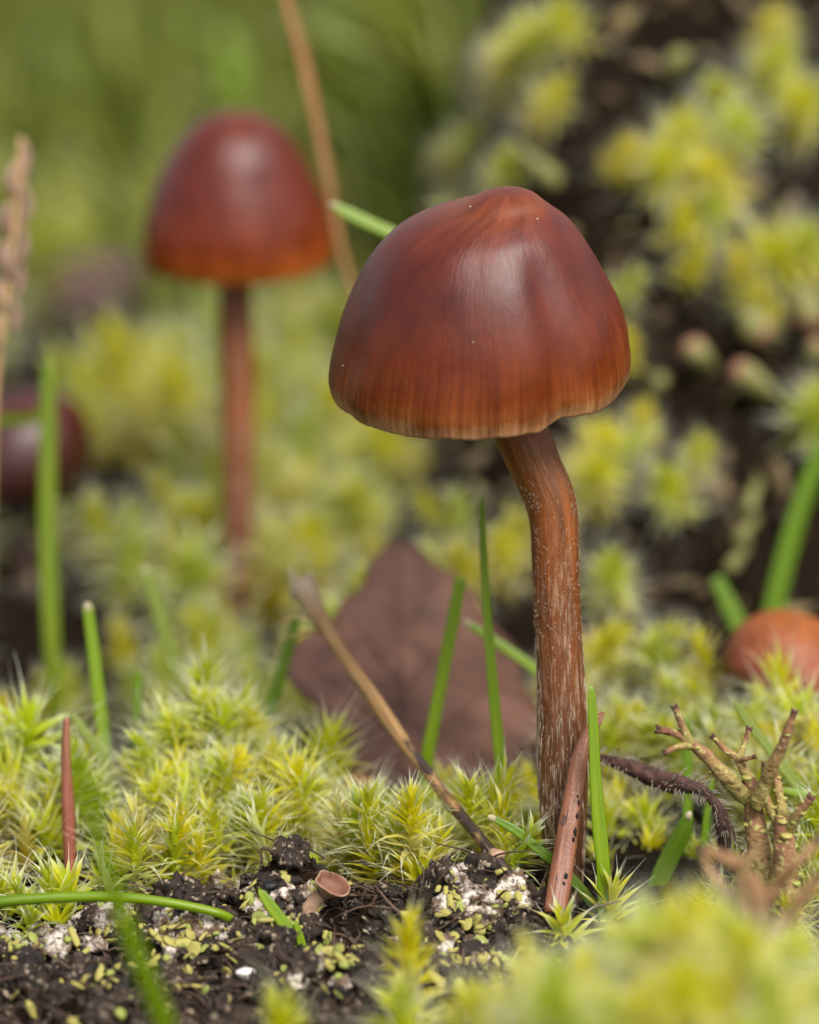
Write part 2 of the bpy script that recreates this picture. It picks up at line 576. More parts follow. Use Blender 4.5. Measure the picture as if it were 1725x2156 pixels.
M['crust'] = m_plain('white_lichen_crust', (0.60, 0.53, 0.46), (0.13, 0.08, 0.05), (13, 13, 13), 0.85, 1.0, 0.0, 0.04, c3=(0.05, 0.03, 0.02), thr=(0.43, 0.56), coord='world')
M['pebble'] = m_plain('white_pebble', (0.80, 0.76, 0.72), (0.66, 0.60, 0.55), (13, 13, 13), 0.7, 0.5)
M['crumb'] = m_plain('humus_crumb', (0.008, 0.005, 0.004), (0.038, 0.022, 0.013), (10, 10, 10), 0.8, 1.0, 0.0, 0.03, c3=(0.30, 0.23, 0.16), coord='world')
M['fibre'] = m_plain('humus_fibre', (0.03, 0.018, 0.012), (0.13, 0.075, 0.045), (4, 30, 30), 0.5, 0.6, 0.0)
M['char'] = m_plain('charcoal', (0.006, 0.006, 0.007), (0.02, 0.02, 0.022), (12, 12, 12), 0.45, 1.0, coord='obj')
M['gill'] = m_plain('gill', (0.16, 0.07, 0.03), (0.25, 0.12, 0.06), (10, 10, 10), 0.7, 0.3, coord='obj')

# dead leaf: veins come from geometry, mottling from the material
nt = NT('dead_leaf')
p = nt.n('ShaderNodeTexCoord').outputs['Object']
nz = nt.noise(p, 2.2, 6)
nz2 = nt.noise(p, 9.0, 5)
c = nt.mix(nt.ramp(nz, [(0.3, 0.0), (0.7, 1.0)]), (0.060, 0.027, 0.019), (0.19, 0.090, 0.062))
c = nt.mix(nt.ramp(nz2, [(0.55, 0.0), (0.75, 0.7)]), c, (0.07, 0.035, 0.025))
M['dead_leaf'] = leafy(nt, c, 0.6, 0.12, 0.35, nt.bump(nz2, 0.5, 0.05))
M['dead_leaf_dark'] = m_plain('dead_leaf_dark', (0.05, 0.025, 0.022), (0.12, 0.065, 0.058), (2, 2, 2), 0.6, 0.4, coord='obj')
M['dead_leaf_orange'] = m_plain('dead_leaf_orange', (0.28, 0.11, 0.025), (0.40, 0.18, 0.05), (3, 3, 3), 0.55, 0.4, 0.15, coord='obj')

# needle: lengthwise grain, dark specks
nt = NT('dry_needle')
p = nt.attr('pos').outputs['Vector']
g1 = nt.noise(nt.scale(p, (3, 60, 60)), 1.0, 4)
g2 = nt.noise(nt.scale(p, (40, 25, 25)), 1.0, 2)
sp = nt.noise(nt.scale(p, (9, 22, 22)), 1.0, 3)
c = nt.mix(nt.ramp(g1, [(0.3, 0.0), (0.7, 1.0)]), (0.14, 0.042, 0.018), (0.27, 0.105, 0.052))
c = nt.mix(nt.ramp(sp, [(0.66, 0.0), (0.70, 1.0)]), c, (0.05, 0.025, 0.02))
M['needle'] = nt.done(nt.principled(Base_Color=c, Roughness=0.42, Normal=nt.bump(nt.math('ADD', g1, nt.math('MULTIPLY', g2, 0.4)), 0.5, 0.015)))

# straw stalk that blackens towards its foot
nt = NT('weathered_straw')
p = nt.attr('pos').outputs['Vector']
t = nt.attr('t').outputs['Fac']
g1 = nt.noise(nt.scale(p, (2.5, 45, 45)), 1.0, 4)
sp = nt.noise(nt.scale(p, (3.0, 9, 9)), 1.0, 4)
c = nt.mix(nt.ramp(g1, [(0.3, 0.0), (0.7, 1.0)]), (0.22, 0.11, 0.035), (0.40, 0.24, 0.10))
c = nt.mix(nt.ramp(t, [(0.0, 0.8), (0.12, 0.0)]), c, (0.48, 0.38, 0.27))
dk = nt.math('ADD', nt.ramp(t, [(0.45, 0.0), (0.72, 0.16), (0.92, 0.30)]), nt.math('SUBTRACT', sp, 0.5))
c = nt.mix(nt.ramp(dk, [(0.10, 0.0), (0.22, 1.0)]), c, (0.035, 0.020, 0.014))
M['stalk'] = nt.done(nt.principled(Base_Color=c, Roughness=0.5, Normal=nt.bump(g1, 0.5, 0.015)))

# ground
nt = NT('ground_humus')
p = nt.n('ShaderNodeTexCoord').outputs['Object']
a1 = nt.noise(p, 0.9, 6)
a2 = nt.noise(p, 9.0, 6)
c = nt.mix(nt.ramp(a2, [(0.35, 0.0), (0.7, 1.0)]), (0.004, 0.003, 0.002), (0.020, 0.012, 0.007))
y = nt.sep(p)[1]
gm = nt.math('MULTIPLY', nt.ramp(nt.math('DIVIDE', y, 60.0), [(0.30, 0.0), (0.60, 1.0)]), nt.ramp(a1, [(0.3, 0.4), (0.6, 1.0)]))
c = nt.mix(gm, c, (0.06, 0.08, 0.012))
M['ground'] = nt.done(nt.principled(Base_Color=c, Roughness=0.85, Specular_IOR_Level=0.04, Normal=nt.bump(a2, 0.8, 0.06)))

# water drop
nt = NT('water_drop')
M['water'] = nt.done(nt.principled(Base_Color=(1, 1, 1), Roughness=0.02, IOR=1.33, Transmission_Weight=1.0))

# ================================================================ ground
def grid_axis(pieces):
    out = []
    for a, b, st in pieces:
        out.append(np.arange(a, b, st))
    return np.unique(np.round(np.concatenate(out + [[pieces[-1][1]]]), 4))


xs = grid_axis([(-2500, -300, 200), (-300, -40, 20), (-40, -8, 2.0), (-8, -3, 0.25), (-3, 2.2, 0.045), (2.2, 9, 0.2), (9, 40, 2.0), (40, 300, 20), (300, 2500, 200)])
ys = grid_axis([(-400, -60, 40), (-60, -8, 2.0), (-8, -3, 0.25), (-3, 0.8, 0.045), (0.8, 22, 0.16), (22, 80, 1.5), (80, 400, 20), (400, 5000, 400)])
X, Y = np.meshgrid(xs, ys, indexing='ij')
Z = H(X, Y)
idx = np.arange(X.size).reshape(X.shape)
Q = np.stack([idx[:-1, :-1], idx[1:, :-1], idx[1:, 1:], idx[:-1, 1:]], -1).reshape(-1, 4)
obj('ground', mesh('ground', np.stack([X, Y, Z], -1).reshape(-1, 3), Q, M['ground']), kind='structure')


# ================================================================ mushrooms
def mushroom_cap(root, rings, d, elev, roll, cap_mat, seed, groove=None, cren=0.020, nth=192, px=None, gills=True, grit=0):
    """rings: (half width px, centre x px, centre y px) from apex to margin, at depth d.  The cap is a real dome:
    each ring is a circle round the tilted cap axis."""
    s = d / FPX
    rings = np.array(rings, float)
    N = 72
    a = smooth_path(rings, N)
    a[:, 0] = np.maximum(a[:, 0], 0)
    cxm, cym = rings[-1, 1], rings[-1, 2]
    O = P(cxm, cym, d)
    n = math.cos(elev) * UPV - math.sin(elev) * FWD
    r1 = RGT.copy()
    q1 = np.cross(n, r1)
    cr, sr = math.cos(roll), math.sin(roll)
    n_, r_ = n * cr + r1 * sr, r1 * cr - n * sr
    th = np.arange(nth) * 2 * math.pi / nth - math.pi / 2          # -pi/2 faces the camera
    c, sn = np.cos(th), np.sin(th)
    seg = np.concatenate([[0], np.cumsum(np.hypot(np.diff(a[:, 0]), np.diff(a[:, 2] / math.cos(elev))))])
    u = seg / seg[-1]
    lob = fbm(np.stack([c * 2.2, sn * 2.2, np.full(nth, seed * 1.7)], -1), 3, seed) * 2
    cre = fbm(np.stack([c * 13, sn * 13, np.full(nth, seed * 2.1)], -1), 3, seed + 3) * 2
    V = []
    C = []
    hs = (cym - a[:, 2]) / math.cos(elev) * s
    xs_ = (a[:, 1] - cxm) * s
    R = a[:, 0] * s
    mg = sst(0.55, 1.0, u)
    edge = sst(0.90, 1.0, u)
    g = np.zeros((N, nth))
    drop = np.zeros((N, nth))
    if groove:
        for (t0, wd, dep, u0) in groove:
            dt = np.angle(np.exp(1j * (th - t0)))
            g += -dep * np.exp(-(dt / wd) ** 2)[None] * sst(u0, u0 + 0.35, u)[:, None]
            drop += 0.55 * dep * np.exp(-(dt / (wd * 0.8)) ** 2)[None] * edge[:, None]
    lump3 = fbm(np.stack([np.outer(np.ones(N), c) * 1.7, np.outer(np.ones(N), sn) * 1.7, np.outer(u * 2.6, np.ones(nth)) + seed], -1), 2, seed + 9) * 2 * sst(0.12, 0.4, u)[:, None]
    Rr = R[:, None] * (1 + 0.020 * lob[None] * mg[:, None] + 0.05 * lump3 + cren * cre[None] * edge[:, None] + g)
    hh = hs[:, None] + R.max() * (0.03 * lob[None] * mg[:, None] + 0.028 * cre[None] * edge[:, None] + drop * 1.0)
    pts = O + (xs_[:, None, None] + (Rr * c)[..., None]) * r_ + (Rr * sn)[..., None] * q1 + hh[..., None] * n_
    att = np.stack([np.broadcast_to(u[:, None], Rr.shape), np.broadcast_to(c, Rr.shape), np.broadcast_to(sn, Rr.shape)], -1)
    # roll the margin under and close the underside up to the stem
    Rm, hm = Rr[-1], hh[-1]
    under = [(0.985, -0.012), (0.955, 0.0), (0.93, 0.06), (0.80, 0.20), (0.5, 0.36), (0.12, 0.40)]
    pu, au = [], []
    for k, (f, dh) in enumerate(under):
        rr_, h2 = Rm * f, hm * (1 if k < 3 else 0) + dh * R.max()
        pu.append(O + (xs_[-1] + (rr_ * c))[:, None] * r_ + (rr_ * sn)[:, None] * q1 + (np.zeros(nth) + h2)[:, None] * n_)
        au.append(np.stack([np.full(nth, 1.0 if k < 2 else 0.93), c, sn], -1))
    A = np.concatenate([pts, np.array(pu)], 0)
    B = np.concatenate([att, np.array(au)], 0)
    nr = len(A)
    ix = np.arange(nr * nth).reshape(nr, nth)
    nx = np.roll(ix, -1, 1)
    Q = np.stack([ix[:-1], ix[1:], nx[1:], nx[:-1]], -1).reshape(-1, 4)
    Q = Q[:, ::-1]
    loc = np.array(root.location)
    capo = obj('cap', mesh('cap', A.reshape(-1, 3) - loc, Q, cap_mat, {'cap': B.reshape(-1, 3)}), root)
    rg_ = np.random.default_rng(seed)
    for k in range(grit):
        i, j = int(rg_.integers(12, N - 6)), int(rg_.integers(0, nth // 2 - 8) + (nth - nth // 4 + 4)) % nth
        V_, Q_ = blob(3, 0.5, 1.8, k, np.array([1, 1, 0.7]) * rg_.uniform(0.004, 0.010))
        obj('grit', mesh('grit', V_, Q_, M['tip']), root, loc=pts[i, j] - loc)
    if gills:
        parts = []
        for k in range(56):
            t0 = 2 * math.pi * k / 56
            e = r_ * math.cos(t0) + q1 * math.sin(t0)
            tn = np.cross(n_, e) * 0.004
            Rm_ = R[-1] * 0.93
            top = [O + xs_[-1] * r_ + e * Rm_ * f + n_ * R.max() * h for f, h in ((0.99, 0.07), (0.8, 0.22), (0.5, 0.37), (0.14, 0.41))]
            bot = [O + xs_[-1] * r_ + e * Rm_ * f + n_ * R.max() * h for f, h in ((0.97, 0.03), (0.78, 0.05), (0.5, 0.10), (0.15, 0.30))]
            v = np.array([q for tpt, bpt in zip(top, bot) for q in (tpt + tn, bpt + tn, bpt - tn, tpt - tn)])
            qs = []
            for i in range(3):
                for j in range(4):
                    qs.append([i * 4 + j, i * 4 + (j + 1) % 4, (i + 1) * 4 + (j + 1) % 4, (i + 1) * 4 + j])
            qs += [[0, 1, 2, 3], [15, 14, 13, 12]]
            parts.append((v - loc, np.array(qs), {}))
        Vv, Qq, _ = merge(parts)
        obj('gills', mesh('gills', Vv, Qq, M['gill'], smooth=False), root, kind='stuff')
    return capo, O + xs_[-1] * r_, n_, R.max()


def mushroom_stem(root, pts, mat, d, dmod=None, k=40, n=90, lump=0.05, seed=0):
    """pts: (centre px, py, half width px) bottom to top"""
    pts = np.array(pts, float)
    sp = smooth_path(pts, n)
    dd = np.full(n, d) if dmod is None else d + np.interp(np.linspace(0, 1, n), *dmod)
    path = np.array([P(x, y, q) for (x, y, _), q in zip(sp, dd)])
    r = sp[:, 2] * d / FPX
    V, Q, at = sweep(path, r, k=k, lump=lump, seed=seed)
    loc = np.array(root.location)
    return obj('stem', mesh('stem', V - loc, Q, mat, at), root), path, r


# ---- the front mushroom
D1 = 20.8
front = empty('mushroom', P(1190, 1900, D1), 'sharp glossy chestnut brown mushroom with lopsided bell cap on a bent fibrous stem', 'mushroom')
M['cap1'] = m_cap('front_cap', [(0.0, (0.115, 0.021, 0.008)), (0.09, (0.15, 0.028, 0.007)), (0.16, (0.165, 0.034, 0.006)), (0.27, (0.120, 0.018, 0.006)), (0.50, (0.085, 0.0110, 0.0040)),
                               (0.72, (0.125, 0.0180, 0.0020)), (0.88, (0.18, 0.034, 0.0022)), (0.94, (0.22, 0.065, 0.012)), (1.0, (0.50, 0.26, 0.12))], stria=0.55, coat=0.08, rough=0.38)
mushroom_cap(front,
             [(0, 1086, 419), (38, 1086, 423), (66, 1083, 434), (92, 1074, 449), (135, 1050, 466), (182, 1033, 494), (225, 1024, 542), (258, 1021, 594), (287, 1020, 652),
              (304, 1018, 704), (313, 1013, 746), (317, 1011, 779), (312, 1010, 807)],
             D1, math.radians(23.0), math.radians(-3.5), M['cap1'], 3, grit=4,
             groove=[(math.radians(-90 + 34), 0.17, 0.075, 0.22), (math.radians(-90 - 62), 0.10, 0.015, 0.5), (math.radians(-90 + 70), 0.2, 0.012, 0.5)])
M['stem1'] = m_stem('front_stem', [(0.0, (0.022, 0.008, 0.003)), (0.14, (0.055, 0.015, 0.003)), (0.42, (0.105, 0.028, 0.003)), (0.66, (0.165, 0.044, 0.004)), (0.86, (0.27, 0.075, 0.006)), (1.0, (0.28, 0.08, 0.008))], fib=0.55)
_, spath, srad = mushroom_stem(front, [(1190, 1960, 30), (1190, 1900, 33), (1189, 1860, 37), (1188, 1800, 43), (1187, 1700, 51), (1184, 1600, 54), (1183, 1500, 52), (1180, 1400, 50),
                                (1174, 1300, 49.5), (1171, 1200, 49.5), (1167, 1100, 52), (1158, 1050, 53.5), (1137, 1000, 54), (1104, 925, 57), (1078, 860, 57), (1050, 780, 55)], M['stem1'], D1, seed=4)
# pale fibrils and granules standing proud of the stem
parts = []
for k in range(2300):
    f = rng.random() ** 0.8 * 0.86 + 0.05
    i = int(f * (len(spath) - 3)) + 1
    th = rng.uniform(0, 2 * math.pi)
    if fbm(np.array([math.cos(th) * 1.5, math.sin(th) * 1.5, f * 9]), 2, 5) < -0.06:      # fibrils come in patches
        continue
    tn = spath[i + 1] - spath[i - 1]
    tn /= np.linalg.norm(tn)
    sx = RGT - tn * np.dot(RGT, tn)
    sx /= np.linalg.norm(sx)
    nn = np.cross(sx, tn)
    e = sx * math.cos(th) + nn * math.sin(th)
    tt = np.cross(tn, e)
    L = rng.uniform(0.005, 0.022) if f > 0.5 else rng.uniform(0.02, 0.13)
    wd = rng.uniform(0.0014, 0.0034)
    fo = rng.random()
    c0 = spath[i] * (1 - fo) + spath[i + 1] * fo + e * (srad[i] * (1 - fo) + srad[i + 1] * fo)
    pth = np.array([c0 - tn * L / 2, c0 + e * 0.003 + tt * rng.normal(0, 0.004), c0 + tn * L / 2 + tt * rng.normal(0, 0.006)])
    parts.append(sweep(pth, [wd * .6, wd, wd * .5], k=4))
Vv, Qq, at = merge(parts)
M['fibril'] = m_plain('stem_fibril', (0.36, 0.25, 0.16), (0.60, 0.47, 0.36), (6, 30, 30), 0.6, 0.2, 0.2)
obj('fibrils', mesh('fibrils', Vv - np.array(front.location), Qq, M['fibril'], at), front, kind='stuff')

# ---- the mushroom behind
D2 = 28.0
second = empty('mushroom', P(500, 1215, D2), 'blurred smaller brown mushroom with smooth pointed bell cap and straight stem behind', 'mushroom')
M['cap2'] = m_cap('back_cap', [(0.0, (0.125, 0.021, 0.009)), (0.30, (0.110, 0.015, 0.006)), (0.62, (0.120, 0.014, 0.0035)), (0.84, (0.17, 0.025, 0.0020)), (0.95, (0.30, 0.062, 0.0035)), (1.0, (0.38, 0.12, 0.02))], stria=0.2, rough=0.34, coat=0.12)
mushroom_cap(second, [(0, 500, 250), (38, 500, 254), (70, 499, 267), (104, 500, 292), (130, 501, 324), (151, 499, 360), (173, 498, 405), (192, 498, 460), (201, 499, 513), (197, 500, 543)],
             D2, math.radians(20.5), 0.0, M['cap2'], 8, cren=0.004, nth=128)
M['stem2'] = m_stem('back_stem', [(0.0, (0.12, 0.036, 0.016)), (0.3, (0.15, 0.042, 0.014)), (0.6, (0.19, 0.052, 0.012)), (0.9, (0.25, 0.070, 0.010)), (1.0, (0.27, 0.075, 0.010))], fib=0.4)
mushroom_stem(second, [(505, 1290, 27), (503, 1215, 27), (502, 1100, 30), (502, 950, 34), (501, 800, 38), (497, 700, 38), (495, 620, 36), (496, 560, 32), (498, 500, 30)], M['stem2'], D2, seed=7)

# ---- dark old mushroom at the left edge
D3 = 28.6
third = empty('mushroom', P(50, 1130, D3), 'dark old red-brown mushroom with rounded cap behind the tall grass blade', 'mushroom')
M['cap3'] = m_cap('dark_cap', [(0.0, (0.075, 0.011, 0.006)), (0.5, (0.048, 0.007, 0.004)), (0.8, (0.030, 0.004, 0.003)), (1.0, (0.026, 0.005, 0.003))], stria=0.2, rough=0.34, coat=0.15)
mushroom_cap(third, [(0, 70, 818), (46, 68, 824), (86, 60, 842), (120, 48, 872), (146, 34, 912), (160, 22, 952), (163, 14, 985), (156, 10, 1005)], D3, math.radians(18), math.radians(10), M['cap3'], 19, cren=0.01, nth=96)
M['stem3'] = m_stem('dark_stem', [(0, (0.02, 0.006, 0.004)), (1, (0.035, 0.010, 0.006))], fib=0.15)
mushroom_stem(third, [(60, 1320, 34), (56, 1200, 36), (50, 1110, 38), (46, 1000, 38)], M['stem3'], D3, seed=5)

# ---- orange cap low at the right, half buried in moss
D4 = 23.6
fourth = empty('mushroom', P(1660, 1480, D4), 'small orange-brown mushroom cap half buried in moss beside branching lichen', 'mushroom')
M['cap4'] = m_cap('orange_cap', [(0.0, (0.2940, 0.0910, 0.0210)), (0.35, (0.2800, 0.0770, 0.0140)), (0.7, (0.2380, 0.0595, 0.0210)), (0.92, (0.2100, 0.0525, 0.0280)), (1.0, (0.2940, 0.1120, 0.0560))], stria=0.3, rough=0.5, coat=0.0)
mushroom_cap(fourth, [(0, 1650, 1296), (40, 1650, 1299), (75, 1650, 1310), (108, 1652, 1334), (132, 1656, 1366), (144, 1660, 1395), (146, 1660, 1415), (140, 1660, 1430)],
             D4, math.radians(16.0), math.radians(14.0), M['cap4'], 12, cren=0.01, nth=128)
mushroom_stem(fourth, [(1668, 1640, 26), (1664, 1540, 27), (1660, 1460, 28), (1658, 1380, 28)], M['stem2'], D4, seed=9)


# ================================================================ moss shoots
def leaf_arrays(L, wd, theta0, curl, seg=4, twist=0.0, hairy=0.30, cols=3):
    """one keeled lance-shaped leaf with a hair point, in the x-z plane, growing from the origin; theta from +z"""
    t = np.linspace(0, 1, seg + 1)
    th = theta0 + curl * t ** 1.3
    dx = np.sin(th)
    dz = np.cos(th)
    x = np.concatenate([[0], np.cumsum((dx[1:] + dx[:-1]) / 2)]) * L / seg
    z = np.concatenate([[0], np.cumsum((dz[1:] + dz[:-1]) / 2)]) * L / seg
    b = 1 - hairy
    tt = np.clip(t / b, 0, 1)
    wdt = wd * (0.55 + 1.25 * tt) * (1 - tt ** 1.6) + wd * 0.22 * (1 - t * 0.85)
    wdt = np.minimum(wdt, wd)
    nx_, nz_ = -np.cos(th), np.sin(th)              # upper side normal (towards the axis)
    out = []
    for cfrac in np.linspace(-1, 1, cols):
        keel = abs(cfrac) * 0.55
        out.append(np.stack([x + nx_ * wdt * keel, cfrac * wdt + twist * t * t * L, z + nz_ * wdt * keel], -1))
    V = np.stack(out, 1)
    n = seg + 1
    ix = np.arange(n * cols).reshape(n, cols)
    Q = np.stack([ix[:-1, :-1], ix[:-1, 1:], ix[1:, 1:], ix[1:, :-1]], -1).reshape(-1, 4)
    return V.reshape(-1, 3), Q, np.repeat(t, cols)


def shoot_spec(r, nleaf=42, height=0.55, L=0.27, wd=0.026, open_=1.0):
    """list of leaf specs (z, azimuth, theta0, curl, L, wd, h)"""
    out = []
    for i in range(nleaf):
        h = (i + 0.5) / nleaf
        z = height * (h - 1) * (1.0) + 0.0
        th0 = math.radians(84 - 72 * h ** 2.2) * open_ + r.normal(0, 0.17)
        curl = r.normal(0.35, 0.55) if h < 0.85 else r.normal(0.1, 0.35)
        ll = L * r.uniform(0.75, 1.15) * (0.75 + 0.4 * math.sin(math.pi * min(1, 0.25 + h * 0.75)))
        out.append((z, i * 2.39996 + r.normal(0, 0.15), th0, curl, ll, wd * r.uniform(0.8, 1.15), h))
    return out


def shoot_mesh_arrays(r, seg=4, cols=3, **kw):
    Vs, Qs, At, off = [], [], [], 0
    for z, az, th0, curl, ll, wd, h in shoot_spec(r, **kw):
        V, Q, t = leaf_arrays(ll, wd, th0, curl, seg, r.normal(0, 0.26), r.uniform(0.30, 0.44), cols)
        c, s = math.cos(az), math.sin(az)
        V = np.stack([V[:, 0] * c - V[:, 1] * s + c * 0.012, V[:, 0] * s + V[:, 1] * c + s * 0.012, V[:, 2] + z], -1)
        Vs.append(V)
        Qs.append(Q + off)
        off += len(V)
        At.append(np.stack([t, np.full_like(t, 0.5), np.full_like(t, h)], -1))
    return np.vstack(Vs), np.vstack(Qs), np.vstack(At)


def stem_arrays(r, length=1.5, rad=0.02):
    z = np.linspace(-length, -0.02, 9)
    pth = np.stack([r.normal(0, 0.015, 9), r.normal(0, 0.015, 9), z], -1)
    pth[-1, :2] = 0
    V, Q, at = sweep(pth, np.linspace(rad * 0.9, rad * 0.5, 9), k=5)
    h = np.clip(1 + V[:, 2] / 0.55, 0, 1) * 0.8
    return V, Q, np.stack([np.zeros(len(V)), np.full(len(V), 0.5), h], -1)


r0 = np.random.default_rng(5)
VARS = []
for v in range(7):
    kw = dict(nleaf=[104, 92, 124, 84, 110, 132, 76][v], height=[0.75, 0.6, 1.0, 0.5, 0.85, 1.15, 0.45][v], L=[0.31, 0.33, 0.29, 0.34, 0.30, 0.28, 0.35][v], wd=0.0155, open_=[1, 1.05, 0.95, 1.12, 0.9, 0.95, 1.1][v])
    Vl, Ql, Al = shoot_mesh_arrays(r0, seg=6, **kw)
    Vs_, Qs_, As_ = stem_arrays(r0)
    VARS.append({'leaves': mesh('moss_leaves', Vl, Ql, M['moss'], {'moss': Al}), 'stem': mesh('moss_stem', Vs_, Qs_, M['moss'], {'moss': As_}),
                 'leaves_b': mesh('moss_leaves_bank', Vl, Ql, M['moss_bank'], {'moss': Al}), 'kw': kw})
LOW = []
for v in range(8):
    kw = dict(nleaf=int(r0.integers(50, 68)), height=r0.uniform(0.5, 0.95), L=r0.uniform(0.28, 0.35), wd=0.019, open_=r0.uniform(0.9, 1.12))
    LOW.append(shoot_mesh_arrays(r0, seg=4, **kw))
SHARP_LEAVES = []
for v in range(6):
    Vl, Ql, tl = leaf_arrays(0.29, [0.019, 0.017, 0.021, 0.016, 0.020, 0.022][v], 0.0, [0.25, 0.6, -0.15, 0.9, 0.4, 0.1][v], 14, r0.normal(0, 0.18), [0.28, 0.34, 0.25, 0.38, 0.30, 0.22][v], 5)
    # two sheets: a real, thin leaf with an upper and lower face
    SHARP_LEAVES.append(mesh('moss_leaf', Vl, Ql, M['moss'], {'moss': np.stack([tl, np.full_like(tl, 0.5), np.full_like(tl, 0.85)], -1)}))


def mat4(R, loc, s=1.0):
    m = np.eye(4)
    m[:3, :3] = R * s
    m[:3, 3] = loc
    return Matrix(m.tolist())


NSHOOT = [0]
LAND = {
    'moss shoots of the blurred front hummock': ('strongly blurred yellow-green moss shoot in the front hummock', [
        (1120, 2000, 'under the stalk foot'), (1250, 2000, 'under the sharp white-tipped shoot'), (1400, 2000, 'between the needle foot and brown lichen'), (1590, 2060, 'at the foot of the brown lichen'), (1730, 2050, 'beyond the brown lichen'), (1200, 2160, 'low beside the humus slope'), (1420, 2160, 'low in the middle of the hummock')]),
    'moss shoots of the tall left cushion': ('bushy yellow moss shoot of the tall cushion', [
        (60, 1550, 'beside the tall blurred blade'), (220, 1600, 'at the cut-tipped bright blade'), (430, 1450, 'on its crest'), (400, 1700, 'on its brown hollow side'), (600, 1650, 'next to the dead leaf'), (120, 1780, 'around the red stem'), (480, 1830, 'above the white lichen crust')]),
    'moss shoots before the dead leaf': ('slightly soft moss shoot', [
        (700, 1700, 'at the orange leaf sliver'), (760, 1830, 'behind the cup lichen'), (900, 1650, 'under the dead leaf edge'), (930, 1780, 'under the leaning straw'), (1080, 1690, 'at the foot of the thin tall blade')]),
    'moss shoots behind the hairy twig': ('soft moss shoot', [
        (1320, 1530, 'between front stem and twig'), (1330, 1760, 'below the hairy twig'), (1450, 1800, 'around the stout cut blade'), (1500, 1530, 'behind the forked lichen tips'), (1680, 1650, 'beside the slanting pale blade')]),
    'moss shoots on the dark bank': ('large blurred moss shoot on the dark bank', [
        (1120, 60, 'at its crest beside the green distance'), (1030, 290, 'just above the front cap'), (1430, 300, 'in its big bright tuft'), (1650, 100, 'high near its top'), (1640, 520, 'above the pink lichens'), (1330, 640, 'close beside the front cap'), (1720, 850, 'below the pink lichens'), (1330, 960, 'under the front cap edge'), (1330, 1300, 'near its foot behind the front stem')]),
}


def moss_shoot(head, axis, scale, label, group, var=None, bank=False, name='moss_shoot'):
    v = VARS[int(rng.integers(len(VARS))) if var is None else var]
    R = rot_to(axis, rng.uniform(0, 6.28))
    root = bpy.data.objects.new(name, None)
    root.empty_display_size = 0.1
    col.objects.link(root)
    root.matrix_world = mat4(R, head, scale)
    if group in LAND:
        v_ = np.asarray(head) - CAM
        dep = v_ @ FWD
        hx, hy = 862.5 + FPX * (v_ @ RGT) / dep, 1078 - FPX * (v_ @ UPV) / dep
        base_, lm = LAND[group]
        label = base_ + ' ' + min(lm, key=lambda q: (q[0] - hx) ** 2 + (q[1] - hy) ** 2)[2]
    tag(root, label, 'moss', group)
    a = obj('leaves', v['leaves_b' if bank else 'leaves'], root, kind='stuff')
    obj('stem', v['stem'], root)
    NSHOOT[0] += 1
    return root


def sharp_shoot(head, axis, scale, label, nleaf, height, open_=1.0, seed=0, L=1.0, roll=0.0):
    """moss shoot whose single leaves can be picked out: each leaf an object"""
    r = np.random.default_rng(seed)
    root = bpy.data.objects.new('moss_shoot', None)
    root.empty_display_size = 0.1
    col.objects.link(root)
    root.matrix_world = mat4(rot_to(axis, roll), head, scale)
    tag(root, label, 'moss')
    V, Q, A = stem_arrays(r, length=1.3, rad=0.03)
    A[:, 2] = np.clip(A[:, 2] + 0.35, 0, 0.9)
    obj('stem', mesh('stem', V, Q, M['moss'], {'moss': A}), root)
    for i in range(nleaf):
        h = (i + 0.5) / nleaf
        z = height * (h - 1)
        th0 = math.radians(100 - 82 * h ** 1.2) * open_ + r.normal(0, 0.08)
        az = i * 2.39996 + r.normal(0, 0.12)
        o = obj('leaf', SHARP_LEAVES[int(r.integers(6))], root)
        Rz = Matrix.Rotation(az, 4, 'Z')
        Ry = Matrix.Rotation(th0 - 0.15, 4, 'Y')
        s = L * r.uniform(0.8, 1.12) * (0.7 + 0.45 * math.sin(math.pi * min(1, 0.2 + 0.8 * h)))
        o.matrix_local = Matrix.Translation((0, 0, z)) @ Rz @ Matrix.Translation((0.014, 0, 0)) @ Ry @ Matrix.Diagonal((s, s * r.uniform(0.9, 1.2), s, 1))
    return root


UPW = np.array([0, -0.10, 1.0])
# ---- the shoots that stand in the plane of focus
sharp_shoot(P(140, 1872, 20.5), (0.02, -0.25, 1), 1.10, 'sharp star-shaped moss shoot rising behind the arching green stem', 36, 0.28, 0.98, 21, 1.3)
sharp_shoot(P(120, 1935, 20.35), (-0.1, -0.35, 1), 1.0, 'sharp moss shoot with drooping leaves under the arching green stem', 24, 0.22, 1.1, 22, 1.3)
sharp_shoot(P(12, 1893, 20.6), (-0.15, -0.2, 1), 1.05, 'moss shoot with a curled leaf at the far end of the arching stem', 22, 0.22, 0.9, 23, 1.3)
sharp_shoot(P(1292, 1868, 20.35), (0.06, -0.18, 1), 0.92, 'sharp yellow-green moss shoot with white tips at the foot of the brown needle', 40, 0.42, 0.80, 24, 1.12)
sharp_shoot(P(892, 1842, 20.5), (0.0, -0.3, 1), 1.05, 'sharp moss star on the humus between the cup lichen and dry stalk', 32, 0.24, 0.98, 25, 1.25)
sharp_shoot(P(1185, 1935, 19.9), (-0.15, -0.35, 1), 0.85, 'moss shoot with curved white-tipped leaves in front of the needle foot', 34, 0.32, 1.0, 26, 1.15)
sharp_shoot(P(372, 1868, 20.9), (0.15, -0.1, 1), 0.95, 'narrow moss shoot with folded leaves behind the white lichen crust', 18, 0.25, 0.75, 27, 1.35)
sharp_shoot(P(770, 1702, 21.6), (0, -0.15, 1), 1.1, 'moss shoot with erect white hair points before the large dead leaf', 26, 0.3, 0.8, 28, 1.35)

